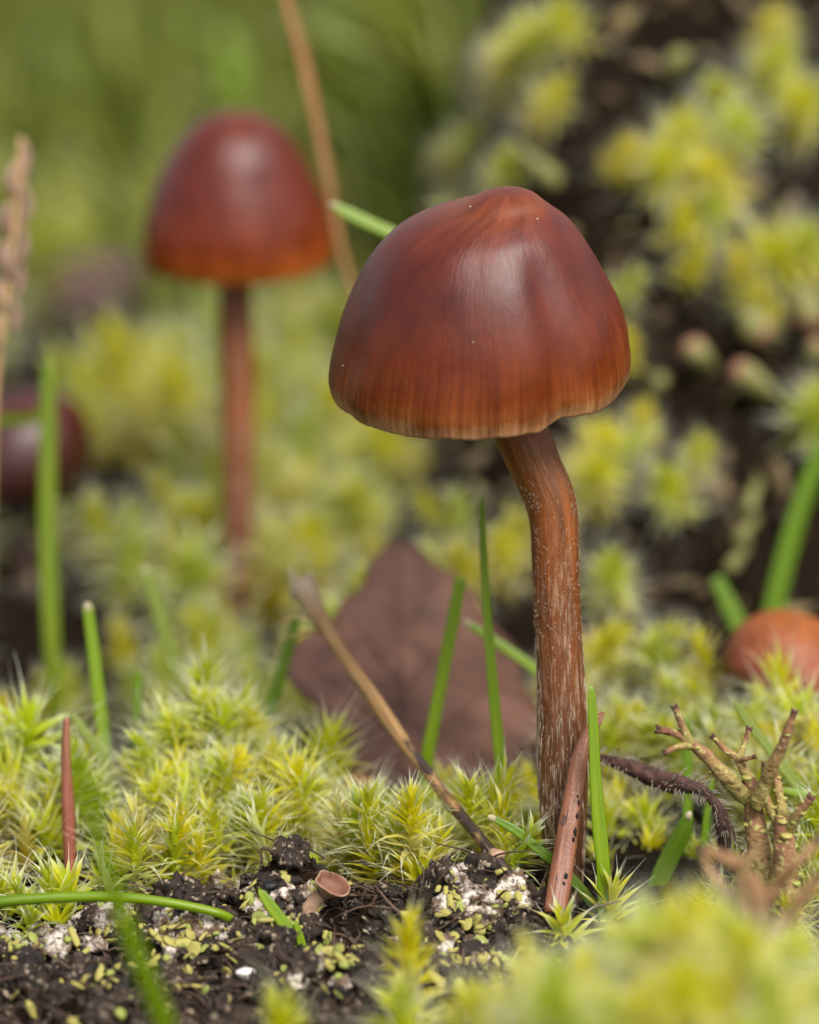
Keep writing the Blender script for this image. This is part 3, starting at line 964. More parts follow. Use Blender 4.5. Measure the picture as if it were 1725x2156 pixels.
# ---- big soft shoots placed by eye: (px, py, depth, scale, axis lean x)
front_list = [(862, 1955, 18.6, 1.15, 0.0, 2), (845, 2105, 17.9, 1.25, -0.1, 0), (590, 2125, 17.6, 1.1, 0.1, 1), (1000, 2110, 17.3, 1.1, 0.1, 3)]
for i, (x, y, d, s, lx, v) in enumerate(front_list):
    lab = ['large soft moss shoot standing before the right humus lump', 'soft moss shoot low in front of the humus, below the large one',
           'soft star-shaped moss shoot on the dark humus below the grass sprig', 'soft moss shoot between the large one and the blurred hummock'][i]
    moss_shoot(P(x, y, d), (lx, -0.25, 1), s, lab, None, v)
for i in range(62):          # blurred hummock at the lower right
    px_ = rng.uniform(1090, 1780)
    top = 1960 + 60 * math.sin(px_ * 0.012) - 30 * (px_ > 1560)
    py_ = rng.uniform(top, 2200)
    d = 16.2 + rng.uniform(-0.9, 1.2) - (py_ - 2060) * 0.003
    moss_shoot(P(px_, py_, d), (rng.normal(0, 0.25), -0.2 + rng.normal(0, 0.2), 1), rng.uniform(0.85, 1.25),
               'strongly blurred yellow-green moss shoot in the hummock below the branching lichen', 'moss shoots of the blurred front hummock')
left_list = [(432, 1415, 22.3, 1.25, 0.1, 5), (425, 1560, 22.0, 1.35, 0.0, 2), (300, 1640, 21.9, 1.2, -0.2, 2), (480, 1790, 21.4, 1.25, 0.3, 1), (250, 1790, 21.3, 1.2, -0.2, 0),
             (60, 1520, 22.0, 1.3, 0.3, 3), (20, 1640, 21.8, 1.3, 0.1, 0), (585, 1600, 21.9, 1.2, 0.2, 2), (620, 1720, 21.5, 1.2, -0.2, 0), (90, 1745, 21.4, 1.1, 0.0, 1),
             (530, 1660, 21.8, 1.2, 0.3, 0), (390, 1700, 21.6, 1.2, 0, 3), (180, 1600, 22.1, 1.2, -0.1, 2), (330, 1540, 22.4, 1.2, -0.2, 4), (690, 1560, 22.3, 1.15, 0.1, 3)]
for x, y, d, s, lx, v in left_list:
    moss_shoot(P(x, y, d - 0.15), (lx, -0.25 + rng.normal(0, 0.1), 1), s * 1.25, 'bushy yellow moss shoot of the tall cushion beside the dead leaf', 'moss shoots of the tall left cushion', v)
for i in range(54):
    px_ = rng.uniform(-30, 650) if i < 30 else rng.normal(430, 75)
    top = float(np.interp(px_, [-40, 90, 220, 300, 390, 440, 520, 600, 660], [1490, 1500, 1620, 1560, 1420, 1390, 1470, 1570, 1660]))
    py_ = top + (1880 - top) * rng.random() ** 1.2
    d = 22.1 - (py_ - 1400) / 480 * 1.25 + rng.uniform(-0.15, 0.25)
    moss_shoot(P(px_, py_, d), (rng.normal(0, 0.3) + (px_ - 430) * 0.0012, -0.35 + rng.normal(0, 0.15), 1), rng.uniform(0.85, 1.2), 'bushy yellow moss shoot of the tall cushion beside the dead leaf', 'moss shoots of the tall left cushion')
for i in range(44):
    px_, py_ = rng.uniform(640, 1150), rng.uniform(1640, 1860)
    if px_ > 1040 and py_ > 1740:
        continue
    d = 22.2 - (py_ - 1640) * 0.0066 + rng.uniform(-0.1, 0.25)
    moss_shoot(P(px_, py_, d), (rng.normal(0, 0.25), -0.2 + rng.normal(0, 0.15), 1), rng.uniform(0.8, 1.1), 'slightly soft moss shoot between the dry stalk and the fibrous mushroom stem', 'moss shoots before the dead leaf')
for i in range(40):
    px_, py_ = rng.uniform(1240, 1740), rng.uniform(1500, 1900)
    d = 23.4 - (py_ - 1500) * 0.0068 + rng.uniform(-0.1, 0.3)
    moss_shoot(P(px_, py_, d), (rng.normal(0, 0.3), -0.25 + rng.normal(0, 0.15), 1), rng.uniform(0.8, 1.15), 'soft moss shoot between the fibrous stem and the orange cap', 'moss shoots behind the hairy twig')
for (x, y, d, s) in [(1640, 1420, 22.6, 1.5), (1690, 1500, 22.3, 1.3), (1600, 1500, 22.6, 1.2), (1720, 1560, 22.0, 1.2)]:
    moss_shoot(P(x, y, d), (rng.normal(0, 0.1), -0.3, 1), s, 'bright moss shoot leaning over the small orange cap', 'moss shoots over the orange cap')
bank_list = [(1440, 270, 1.7), (1400, 330, 1.5), (1500, 350, 1.5), (1330, 300, 1.3), (1560, 250, 1.4), (1640, 120, 1.7), (1660, 60, 1.4), (1640, 520, 1.9), (1560, 540, 1.5), (1700, 500, 1.5), (1440, 440, 1.4),
             (1120, 60, 1.6), (1180, 30, 1.4), (1080, 100, 1.3), (1330, 930, 1.6), (1260, 980, 1.3), (1400, 1000, 1.4), (1720, 850, 1.6), (1520, 180, 1.3), (1690, 200, 1.4), (1600, 620, 1.3), (1340, 580, 1.1), (1320, 700, 1.1),
             (1480, 930, 1.0), (1360, 860, 1.0), (1380, 1350, 1.4), (1300, 1330, 1.3), (1290, 1180, 1.3), (1480, 520, 1.2), (1010, 260, 1.1), (1080, 330, 1.2), (960, 300, 1.1), (1180, 180, 1.1)]
for x, y, s in bank_list:
    d = D(x, y, 0.7, 23)
    ax = (rng.normal(0, 0.25), -0.7, 0.8)
    moss_shoot(P(x, y, d), ax, s * 0.95, 'large blurred moss shoot growing on the dark bank behind the caps', 'moss shoots on the dark bank', bank=True)
    if s > 1.35:
        for k in range(1):
            moss_shoot(P(x + rng.normal(0, 55), y + rng.normal(0, 50), d + 0.2), (rng.normal(0, 0.5), -0.7, 0.8), s * 0.85, 'large blurred moss shoot growing on the dark bank behind the caps', 'moss shoots on the dark bank', bank=True)

# ---- the rest of the moss: a carpet nobody could count
def carpet(name, pts, axes, scales, label):
    Vs, Qs, As, off = [], [], [], 0
    for p_, ax, s in zip(pts, axes, scales):
        V, Q, A = LOW[int(rng.integers(len(LOW)))]
        R = rot_to(ax, rng.uniform(0, 6.28))
        Vs.append((V * s) @ R.T + p_)
        Qs.append(Q + off)
        off += len(V)
        A = A.copy()
        A[:, 1] = rng.random()
        if rng.random() < 0.12:
            A[:, 2] *= 0.55
        As.append(A)
    o = obj(name, mesh(name, np.vstack(Vs), np.vstack(Qs), M['moss_stuff'], {'moss': np.vstack(As)}), kind='stuff', label=label, cat='moss')
    return o


NC = 9000
yv = -7 + 31 * rng.random(NC) ** 0.9
xv = rng.uniform(-1, 1, NC) * ((yv + 20.5) * 0.125 + 0.8)
hmv, bmv, dnv, zv = humus_mask(xv, yv), bank_mask(xv, yv), 0.6 * n2(xv, yv, 0.5, 3, 61) + 0.75 * n2(xv, yv, 1.3, 2, 67) + 0.5, H(xv, yv)
e = 0.1
nxv = -(H(xv + e, yv) - H(xv - e, yv)) / (2 * e)
nyv = -(H(xv, yv + e) - H(xv, yv - e)) / (2 * e)
keep = ~((hmv > 0.15) & (xv < 0.8)) & ~((np.abs(xv - 0.95) < 0.32) & (yv > -1.4) & (yv < 0.15)) & (dnv > np.where(bmv < 0.1, np.where(yv > 4, 0.50, 0.44), 0.78) + 0.14 * ((xv > 1.2) & (yv > 2.2) & (yv < 11)))
keep &= rng.random(NC) < np.where(yv < 4, 0.62, np.where(yv < 12, 0.24, 0.16))
keep &= ~((yv < -1.0) & (xv < 0.9)) & ~((xv > 0.3) & (xv < 1.9) & (yv < -0.3) & (yv > -3.0))
pts, axes, scs = [], [], []
for i in np.nonzero(keep)[0]:
    x, y = xv[i], yv[i]
    s = rng.uniform(0.75, 1.15) * (1 + 0.95 * sst(4, 11, y))
    ax = np.array([nxv[i], nyv[i], 1.0])
    ax /= np.linalg.norm(ax)
    ax = ax + np.array([rng.normal(0, 0.25), rng.normal(-0.1, 0.2), 0.35])
    hgt = rng.uniform(0.30, 0.62) * s if y > -0.2 else rng.uniform(0.15, 0.35)
    hd = np.array([x, y, zv[i]]) + ax / np.linalg.norm(ax) * hgt
    v_ = hd - CAM
    dep = v_ @ FWD
    hx, hy = 862.5 + FPX * (v_ @ RGT) / dep, 1078 - FPX * (v_ @ UPV) / dep
    if 590 < hx < 1140 and 1130 < hy < 1640 and dep < 25.5:        # nothing grows on or right before the big dead leaf
        continue
    if hx < 660 and dep < 25.0 and hy < np.interp(hx, [-40, 90, 220, 300, 390, 440, 520, 600, 660], [1490, 1500, 1600, 1560, 1430, 1400, 1480, 1570, 1640]) - 10:
        continue
    if 20 < hx < 350 and 480 < hy < 700 and dep < 40:              # nor before the dark leaf
        continue
    if dep < 22.5 and 640 < hx < 1130 and abs(hy - np.interp(hx, [640, 850, 1110], [1235, 1562, 1900])) < 70:   # nor against the straw
        continue
    if 1480 < hx < 1760 and 1270 < hy < 1480 and dep < 24.2:       # nor over the orange cap
        continue
    if 440 < hx < 560 and hy < 1175 and dep < 28.3:                # nor before the rear stem
        continue
    if 1210 < hx < 1730 and 940 < hy < 1300 and rng.random() > 0.35:   # bare dark hollow at the foot of the bank
        continue
    pts.append(hd)
    axes.append(ax)
    scs.append(s)
carpet('moss_carpet', pts, axes, scs, 'continuous carpet of yellow-green moss covering the ground and bank')
print('carpet shoots', len(pts), 'single shoots', NSHOOT[0])

# ---- far grass and moss, a soft green mass
parts = []
gy = 14 + 75 * rng.random(4200)
gx = rng.uniform(-1, 1, 4200) * ((gy + 20.5) * 0.135 + 1)
gx = np.where((gy < 26) & (gx > 0), gx * 0.1, gx)
gz = H(gx, gy)
gv = np.stack([gx, gy, gz + 0.8], -1) - CAM
gd = gv @ FWD
ghx, ghy = 862.5 + FPX * (gv @ RGT) / gd, 1078 - FPX * (gv @ UPV) / gd
ghide = (ghx > 20) & (ghx < 350) & (ghy < 760) & (ghy > 430) & (gd < 40)
for i in range(4200):
    if ghide[i]:
        continue
    x, y, z = gx[i], gy[i], gz[i]
    hgt = rng.uniform(0.8, 2.2) * (1 + y / 90)
    lean = rng.normal(0, 0.5, 2)
    w_ = rng.uniform(0.05, 0.11) * (1 + y / 90)
    pth = np.array([[x, y, z - 0.1], [x + lean[0] * hgt * .3, y + lean[1] * hgt * .3, z + hgt * 0.6], [x + lean[0] * hgt, y + lean[1] * hgt, z + hgt * 0.95]])
    parts.append(sweep(pth, [w_, w_ * .8, w_ * .1], [w_ * .25, w_ * .2, w_ * .05], k=4, wide=(math.cos(i), math.sin(i), 0), caps=False))
Vv, Qq, at = merge(parts)
obj('far_grass', mesh('far_grass', Vv, Qq, M['grass_far'], at), kind='stuff', label='soft mass of green grass far behind the mushrooms', cat='grass')


# ================================================================ grass blades
def blade(pts, mat, label, group=None, d=None, hgt=0.35, tip=None, thick=0.28, ext=0.5, name='grass_shoot', lean=0.0, cat='grass', pointed=True):
    """pts (px, py, full width px) from tip to foot"""
    pts = np.array(pts, float)
    if d is None:
        d = D(pts[-1, 0], pts[-1, 1], hgt)
    n = 30
    sp = smooth_path(pts, n)
    dd = d + lean * np.linspace(1, 0, n)
    path = np.array([P(x, y, q) for (x, y, _), q in zip(sp, dd)])
    ra = sp[:, 2] * 0.5 * d / FPX
    if ext:
        dirv = path[-1] - path[-3]
        dirv /= np.linalg.norm(dirv)
        dirv = dirv * 0.4 + np.array([0, 0, -1.0]) * 0.9
        path = np.vstack([path, path[-1] + dirv * ext * 0.5, path[-1] + dirv * ext])
        ra = np.concatenate([ra, [ra[-1] * .9, ra[-1] * .7]])
    m = len(path)
    if tip is None and pointed:
        ra[0] *= 0.25
        ra[1] *= 0.7
    root = empty(name, path[-1], label, cat, group)
    V, Q, at = sweep(path[::-1], ra[::-1], ra[::-1] * thick, k=10, wide=RGT + 0.2 * FWD, fold=0.25)
    obj('blade', mesh('blade', V - path[-1], Q, mat, at), root)
    if tip is not None:
        dv = path[0] - path[2]
        dv /= np.linalg.norm(dv)
        ra = np.minimum(ra, 0.021)
        pp = np.array([path[0] - dv * ra[0] * 1.2, path[0], path[0] + dv * ra[0] * 0.9, path[0] + dv * ra[0] * 1.5])
        V, Q, at = sweep(pp, np.array([1.04, 1.10, 0.85, 0.25]) * ra[0], np.array([1.04, 1.10, 0.85, 0.25]) * ra[0] * 0.6, k=10, wide=RGT, lump=0.25, seed=int(pts[0, 0]))
        obj('cut_tip', mesh('cut_tip', V - path[-1], Q, M['tip'], at), root, label='dry pale cut end')
    return root


blade([(1245, 1442, 14), (1249, 1520, 22), (1254, 1640, 26), (1262, 1740, 32), (1270, 1820, 30)], M['grass'], 'sharp green grass blade standing against the right side of the front stem', d=20.35)
blade([(1015, 1045, 13), (1019, 1180, 17), (1030, 1350, 21), (1045, 1520, 25), (1062, 1680, 26)], M['grass'], 'tall thin green grass blade between dead leaf and front stem', d=21.5)
blade([(970, 1215, 26), (955, 1300, 28), (930, 1430, 27), (900, 1590, 28)], M['grass'], 'slanting blunt grass blade standing before the large dead leaf', d=22.2, pointed=False)
blade([(985, 1312, 16), (1060, 1362, 22), (1125, 1408, 22), (1190, 1470, 20)], M['grass'], 'short grass blade with pale tip passing behind the front stem', d=22.6, tip=1)
blade([(628, 1290, 20), (600, 1390, 24), (575, 1470, 24), (552, 1540, 22)], M['grass_dark'], 'green grass blade beside the dead leaf, under the frayed straw end', d=22.9)
blade([(185, 1278, 22), (200, 1400, 27), (212, 1500, 28), (222, 1600, 28)], M['grass'], 'bright upright grass blade with pale cut tip in the left cushion', d=22.4, tip=1)
blade([(307, 1200, 30), (335, 1290, 33), (360, 1380, 34), (385, 1450, 32)], M['grass_pale'], 'pale blurred grass blade with cut tip behind the tall moss cushion', d=24.4, tip=1)
blade([(100, 745, 26), (101, 900, 36), (100, 1100, 38), (106, 1300, 38), (116, 1460, 28)], M['grass_olive'], 'tall blurred grass blade standing before the dark old mushroom', d=25.4)
blade([(293, 1412, 14), (290, 1470, 16), (284, 1560, 16)], M['grass_dark'], 'thin green blade carrying a dew drop among the left moss', d=22.2)
blade([(545, 1872, 16), (575, 1915, 26), (615, 1968, 27), (640, 2010, 26), (655, 2060, 24)], M['grass'], 'short green grass sprig growing on the humus below the cup lichen', d=19.95, ext=0.3)
blade([(622, 1938, 8), (632, 1975, 17), (645, 2030, 20)], M['grass'], 'tiny second leaf beside the green sprig on the humus', d=19.93, ext=0.2)
blade([(1036, 1722, 13), (1085, 1748, 20), (1130, 1785, 21), (1175, 1822, 21), (1215, 1862, 22), (1250, 1905, 22)], M['grass_dark'], 'green grass blade with white end crossing behind the brown needle', d=20.58, tip=1, ext=0.2)
blade([(702, 432, 18), (735, 450, 27), (790, 476, 27), (850, 505, 27), (980, 590, 27), (1090, 780, 27), (1150, 980, 26), (1170, 1150, 24), (1176, 1300, 22)], M['grass'], 'green grass blade with pale tip poking out from behind the front cap', d=23.4, tip=1)
blade([(1760, 880, 36), (1715, 985, 42), (1672, 1110, 45), (1640, 1230, 46), (1615, 1340, 44)], M['grass_dark'], 'wide dark green grass blade leaning beside the dark bank', d=25.6)
blade([(1508, 1215, 26), (1535, 1275, 38), (1568, 1345, 40), (1590, 1400, 38)], M['grass_dark'], 'short blurred dark green blade behind the orange cap', d=25.2, pointed=False)
blade([(1545, 1472, 12), (1575, 1520, 20), (1622, 1580, 22), (1680, 1655, 24), (1740, 1725, 24)], M['grass_pale'], 'pale green grass blade slanting behind the branching lichen', d=21.3)
blade([(1642, 1662, 10), (1690, 1672, 18), (1745, 1690, 20)], M['grass'], 'small green side blade crossing the pale one by the lichen', d=21.25)
blade([(1447, 1512, 14), (1447, 1600, 20), (1448, 1720, 22), (1450, 1860, 22)], M['grass_dark'], 'upright thin green blade passing behind the hairy twig', d=21.5)
blade([(1450, 1718, 26), (1432, 1760, 40), (1405, 1815, 44), (1380, 1870, 40)], M['grass_dark'], 'stout cut grass blade with pale end under the hairy twig', d=21.0, tip=1)
blade([(1500, 1640, 10), (1492, 1700, 18), (1482, 1790, 18)], M['grass_dark'], 'thin green blade between the cut blade and hairy twig bend', d=21.4)
blade([(1725, 1895, 18), (1690, 1897, 20), (1640, 1902, 18)], M['grass'], 'short green blade lying at the foot of the branching lichen', d=20.4, ext=0.1)
blade([(150, 1540, 16), (190, 1700, 28), (235, 1860, 34), (285, 2000, 40), (330, 2110, 44), (370, 2220, 44)], M['grass'], 'strongly blurred near grass blade crossing before the humus', d=16.4, lean=-0.9)
blade([(150, 1500, 16), (215, 1600, 24), (250, 1740, 22), (262, 1850, 20)], M['grass_pale'], 'faint pale green blade behind the red stem', d=21.9)
for k, (x0, y0, x1, y1, wd, m_, dd) in enumerate([(240, 0, 225, 520, 60, 'grass_far', 48), (470, 60, 500, 300, 50, 'grass', 46), (100, 60, 175, 500, 56, 'grass_pale', 50), (330, 250, 300, 700, 50, 'grass', 44), (860, 0, 820, 330, 60, 'grass_dark', 46),
                                                 (590, 560, 640, 900, 40, 'grass_dark', 36), (20, 300, 40, 800, 44, 'grass_pale', 40), (700, 20, 760, 420, 46, 'grass_dark', 45), (400, 20, 380, 330, 46, 'grass_pale', 52)]):
    blade([(x0, y0, wd * .6), ((x0 + x1) / 2 + 12, (y0 + y1) / 2, wd), (x1, y1, wd)], M[m_], 'very blurred tall grass blade in the green distance', 'blurred far grass blades', d=dd, ext=2.0)

blade([(105, 868, 18), (50, 884, 24), (-10, 892, 26), (-80, 960, 24)], M['grass_olive'], 'short blurred olive blade crossing before the dark old cap', d=25.9, ext=1.2)

# arching stem lying across the left front
root = empty('grass_stalk', P(455, 1925, 20.3), 'smooth green stem arching level across the moss to the humus', 'grass')
pp = smooth_path(np.array([P(-60, 1915, 19.9), P(0, 1899, 19.92), P(150, 1889, 19.95), P(260, 1890, 19.96), P(360, 1902, 19.97), P(455, 1922, 19.98), P(500, 1942, 20.05)]), 40)
V, Q, at = sweep(pp, np.linspace(13, 9, 40) * 20.2 / FPX, k=12, wide=UPV)
obj('stalk', mesh('stalk', V - np.array(root.location), Q, M['grass'], at), root)

# dew drop
rd = 0.040
c0 = P(297, 1522, 22.14)
V, Q = blob(10, 0.0, 1, 0, (rd, rd, rd * 1.1))
obj('dew_drop', mesh('dew_drop', V, Q, M['water']), loc=c0, label='bright round dew drop clinging to a thin green blade', cat='water drop')

# ================================================================ dry stalks
# frayed straw leaning from the humus to the upper left
root = empty('dry_stalk', P(1110, 1900, 20.3), 'dry tan straw leaning up left with frayed pale top and blackened foot', 'straw')
loc = np.array(root.location)
cp = [(640, 1235, 30, 22.4), (668, 1290, 21, 22.2), (720, 1375, 15, 21.9), (790, 1475, 16.5, 21.6), (850, 1562, 15, 21.3), (905, 1632, 12.5, 21.1), (950, 1692, 13.5, 20.9), (1000, 1752, 12.5, 20.7), (1045, 1808, 13, 20.5), (1085, 1862, 13, 20.4), (1125, 1918, 12, 20.3)]
sp = smooth_path(np.array(cp), 60)
path = np.array([P(a, b, d) for a, b, _, d in sp])
V, Q, at = sweep(path, sp[:, 2] * 21 / FPX, k=14, lump=0.10, seed=15)
obj('stalk', mesh('stalk', V - loc, Q, M['stalk'], at), root)
for k in range(9):
    a0 = P(640 + rng.normal(0, 12), 1245 + rng.normal(0, 12), 22.4)
    a1 = P(640 + rng.uniform(-45, 25), 1195 + rng.uniform(-5, 40), 22.4 + rng.uniform(-0.1, 0.2))
    V, Q, at = sweep(smooth_path(np.array([a0, (a0 + a1) / 2 + rng.normal(0, 0.02, 3), a1]), 8), np.linspace(0.030, 0.006, 8), k=6, wide=RGT)
    obj('frayed_fibre', mesh('frayed_fibre', V - loc, Q, M['tip'], at), root)
for (a, b) in [((652, 1300), (588, 1312)), ((680, 1330), (600, 1345))]:
    a0, a1 = P(*a, 22.2), P(*b, 22.3)
    V, Q, at = sweep(smooth_path(np.array([a0, (a0 + a1) / 2 + np.array([0, 0, .02]), a1]), 8), np.linspace(0.016, 0.005, 8), k=6)
    obj('frayed_fibre', mesh('frayed_fibre', V - loc, Q, M['straw'], at), root)

# tall orange dry blade behind the rear cap
blade([(590, -60, 14), (603, 0, 18), (640, 130, 24), (668, 260, 22), (690, 370, 20), (706, 460, 17), (728, 560, 13), (775, 680, 11), (870, 800, 10), (1000, 860, 10), (1100, 910, 10), (1155, 1000, 10), (1172, 1150, 10), (1180, 1300, 10)], M['straw_red'], 'long dry orange grass stalk rising behind between the two caps', d=26.5, cat='straw', name='dry_grass_stalk')

# pinkish seed head at the left edge
root = empty('seed_head', P(0, 720, 25.0), 'blurred pinkish dry grass seed head beyond the tall grass blade', 'seed head')
loc = np.array(root.location)
sp = smooth_path(np.array([(44, 290, 5), (38, 380, 7), (30, 480, 8), (16, 590, 8), (0, 700, 9), (-14, 850, 9), (-20, 1050, 9), (-22, 1250, 9)], float), 40)
V, Q, at = sweep(np.array([P(a, b, 25.0) for a, b, _ in sp]), sp[:, 2] * 25 / FPX, k=8)
M['seed'] = m_plain('seed_husk', (0.22, 0.12, 0.085), (0.36, 0.24, 0.18), (6, 20, 20), 0.6, 0.4, 0.15)
obj('stalk', mesh('stalk', V - loc, Q, M['straw'], at), root)
for k, (x, y) in enumerate([(42, 320), (32, 370), (44, 420), (22, 450), (38, 500), (14, 530), (30, 570), (6, 610), (20, 650), (-2, 690), (36, 345), (28, 545)]):
    a0, a1, a2 = P(x + 6, y + 55, 25), P(x + (-1) ** k * 14, y + 10, 25 + 0.05 * (-1) ** k), P(x + 4, y - 35, 25)
    V, Q, at = sweep(smooth_path(np.array([a0, a1, a2]), 10), np.array([.2, .6, .9, 1, 1, .95, .8, .6, .35, .1]) * 0.040, k=8)
    obj('spikelet', mesh('spikelet', V - loc, Q, M['seed'], at), root)

# red stem standing in the left moss
root = empty('red_stem', P(145, 1880, 21.2), 'reddish brown upright stem standing behind the sharp moss star', 'stem')
sp = smooth_path(np.array([(140, 1512, 6), (139, 1560, 9), (142, 1650, 13), (145, 1750, 14), (148, 1840, 13), (150, 1960, 12)], float), 30)
V, Q, at = sweep(np.array([P(a, b, 21.2) for a, b, _ in sp]), sp[:, 2] * 21.2 / FPX, k=12, lump=0.06)
obj('stalk', mesh('stalk', V - np.array(root.location), Q, M['red_stem'], at), root)

# brown needle leaning on the stem
root = empty('dry_needle', P(1170, 1900, 20.25), 'dry reddish brown needle leaning against the front mushroom stem', 'needle')
loc = np.array(root.location)
sp = smooth_path(np.array([(1270, 1500, 5, 20.62), (1256, 1522, 10, 20.6), (1234, 1552, 13, 20.57), (1219, 1605, 18, 20.53), (1209, 1665, 20, 20.50), (1199, 1730, 22, 20.45), (1188, 1800, 24, 20.4), (1177, 1870, 25, 20.32), (1168, 1925, 24, 20.25)], float), 50)
path = np.array([P(a, b, d) for a, b, _, d in sp])
r_ = sp[:, 2] * 20.4 / FPX
# half-round section with a groove down the face
k = 24
V, Q, at = sweep(path, r_, r_ * 0.6, k=k, lump=0.03, seed=3)
th = np.tile(np.arange(k) * 2 * math.pi / k, len(V) // k)
vx = at['pos']
gro = np.exp(-((vx[:, 1] / np.maximum(np.abs(vx[:, 1]).max(), 1e-6) - 0.12) / 0.10) ** 2)
front_side = (V - np.repeat(np.vstack([path[:1], path, path[-1:]]), k, 0)) @ FWD < 0
V = V + (gro * front_side * 0.014)[:, None] * FWD
obj('shaft', mesh('shaft', V - loc, Q, M['needle'], at), root)
for (x, y, r) in [(1219, 1690, 3), (1216, 1718, 3), (1212, 1752, 4), (1208, 1768, 3), (1192, 1846, 4), (1188, 1862, 3), (1217, 1677, 2)]:
    q = np.argmin(np.abs(sp[:, 1] - y))
    V, Q = blob(5, 0.8, 2.2, int(x), (r * 0.8 * 20.4 / FPX, 0.003, r * 2.2 * 20.4 / FPX))
    obj('dark_speck', mesh('dark_speck', V, Q, M['char']), root, loc=P(x, y, sp[q, 3] - 0.6 * r_[q] - 0.001) - loc)

# hairy dark twig
root = empty('hairy_twig', P(1525, 1830, 20.7), 'dark brown hairy twig bending down beside the branching lichen', 'twig')
loc = np.array(root.location)
sp = smooth_path(np.array([(1225, 1588, 8, 21.2), (1268, 1597, 11, 21.1), (1310, 1610, 15, 21.0), (1360, 1630, 21, 20.9), (1410, 1648, 22, 20.8), (1450, 1655, 17, 20.7), (1485, 1668, 12, 20.65), (1510, 1700, 13, 20.6), (1526, 1745, 19, 20.6), (1530, 1790, 20, 20.65), (1522, 1860, 18, 20.7), (1520, 1920, 16, 20.75)], float), 70)
path = np.array([P(a, b, d) for a, b, _, d in sp])
rr_ = sp[:, 2] * 20.8 / FPX
V, Q, at = sweep(path, rr_, k=18, lump=0.28, seed=31)
obj('shaft', mesh('shaft', V - loc, Q, M['twig'], at), root)
parts = []
for k in range(420):
    i = int(rng.integers(2, 66))
    th = rng.uniform(0, 6.28)
    tn = path[i + 1] - path[i - 1]
    tn /= np.linalg.norm(tn)
    sx = np.cross(tn, FWD)
    sx /= np.linalg.norm(sx)
    e = sx * math.cos(th) + np.cross(sx, tn) * math.sin(th)
    L = rng.uniform(0.03, 0.085)
    c0 = path[i] + e * rr_[i] * 0.95
    hp = np.array([c0, c0 + e * L * 0.6 + tn * L * 0.25, c0 + e * L * 0.8 + tn * L * rng.uniform(0.3, 0.9)])
    parts.append(sweep(hp, [0.0032, 0.0024, 0.0010], k=3, caps=False))
Vv, Qq, at = merge(parts)
obj('hairs', mesh('hairs', Vv - loc, Qq, M['hair'], at), root, kind='stuff')


# ================================================================ branching lichens
def lichen(label, branches, mat, d0, seed, loc_px, lump=0.42, slim=0.74, group=None, lobes=22):
    """branches: list of [(px, py, half width, depth offset), ...]; last True = dark tipped"""
    root = empty('branching_lichen', P(loc_px[0], loc_px[1], d0), label, 'lichen', group)
    loc = np.array(root.location)
    r = np.random.default_rng(seed)
    for bi, br in enumerate(branches):
        tipd = br[-1] is True
        pts = np.array([b for b in br if b is not True], float)
        n = max(16, 9 * len(pts))
        sp = smooth_path(pts, n)
        path = np.array([P(a, b, d0 + c) for a, b, _, c in sp])
        V, Q, at = sweep(path, sp[:, 2] * slim * d0 / FPX, k=16, lump=lump, seed=seed + bi)
        ob = obj('branch', mesh('branch', V - loc, Q, mat, at), root)
        if tipd:
            dv = path[-1] - path[-3]
            dv /= np.linalg.norm(dv)
            rt = sp[-1, 2] * slim * d0 / FPX
            for sgn in (-1, 1):
                sd_ = np.cross(dv, FWD) * sgn
                pp = np.array([path[-1] - dv * rt * 0.5, path[-1] + dv * rt * 0.7 + sd_ * rt * 0.6, path[-1] + dv * rt * 1.5 + sd_ * rt * 1.1])
                V, Q, at = sweep(pp, [rt * 0.95, rt * 0.7, rt * 0.25], k=8, lump=0.3, seed=bi)
                obj('branch_tip', mesh('branch_tip', V - loc, Q, M['lichen_tip'], at), ob)
        for q in range(lobes // max(1, len(branches) // 3)):
            i = int(r.integers(2, n - 2))
            if sp[i, 2] < 11:
                continue
            rad = sp[i, 2] * slim * d0 / FPX
            e = r.normal(0, 1, 3)
            e /= np.linalg.norm(e)
            V, Q = blob(4, 0.3, 1.8, int(r.integers(99)), np.array([0.6, 0.6, 0.3]) * rad * r.uniform(0.5, 1.2))
            obj('squamule', mesh('squamule', V, Q, M['squamule'] if r.random() < .6 else M['squamule_green']), ob, loc=path[i] + e * rad * 0.95 - loc)
    return root


T = True
lichen('tan branching lichen with dark forked tips beside the hairy twig',
       [[(1625, 1960, 40, 0), (1610, 1850, 34, 0), (1592, 1740, 32, 0), (1585, 1680, 28, 0), (1575, 1640, 22, 0)],
        [(1580, 1690, 22, 0), (1530, 1640, 24, -0.1), (1490, 1595, 20, -0.15), (1455, 1565, 15, -0.2), (1425, 1545, 12, -0.2), (1390, 1537, 10, -0.2), T],
        [(1455, 1568, 13, -0.2), (1438, 1530, 11, -0.22), (1422, 1492, 9, -0.25), T],
        [(1460, 1572, 12, -0.2), (1430, 1572, 9, -0.25), (1402, 1584, 7, -0.28), T],
        [(1585, 1660, 18, 0.05), (1570, 1625, 15, 0.1), (1552, 1596, 14, 0.12), (1528, 1580, 9, 0.12), (1503, 1553, 7, 0.1), T],
        [(1553, 1597, 12, 0.12), (1566, 1570, 9, 0.15), (1577, 1538, 8, 0.15), T],
        [(1553, 1600, 11, 0.12), (1572, 1598, 8, 0.05), (1588, 1594, 6, 0.02), T],
        [(1592, 1700, 22, -0.1), (1615, 1640, 20, -0.2), (1638, 1590, 17, -0.3), (1655, 1550, 13, -0.35), (1672, 1502, 9, -0.4), T]],
       M['lichen_tan'], 20.2, 50, (1620, 1960))
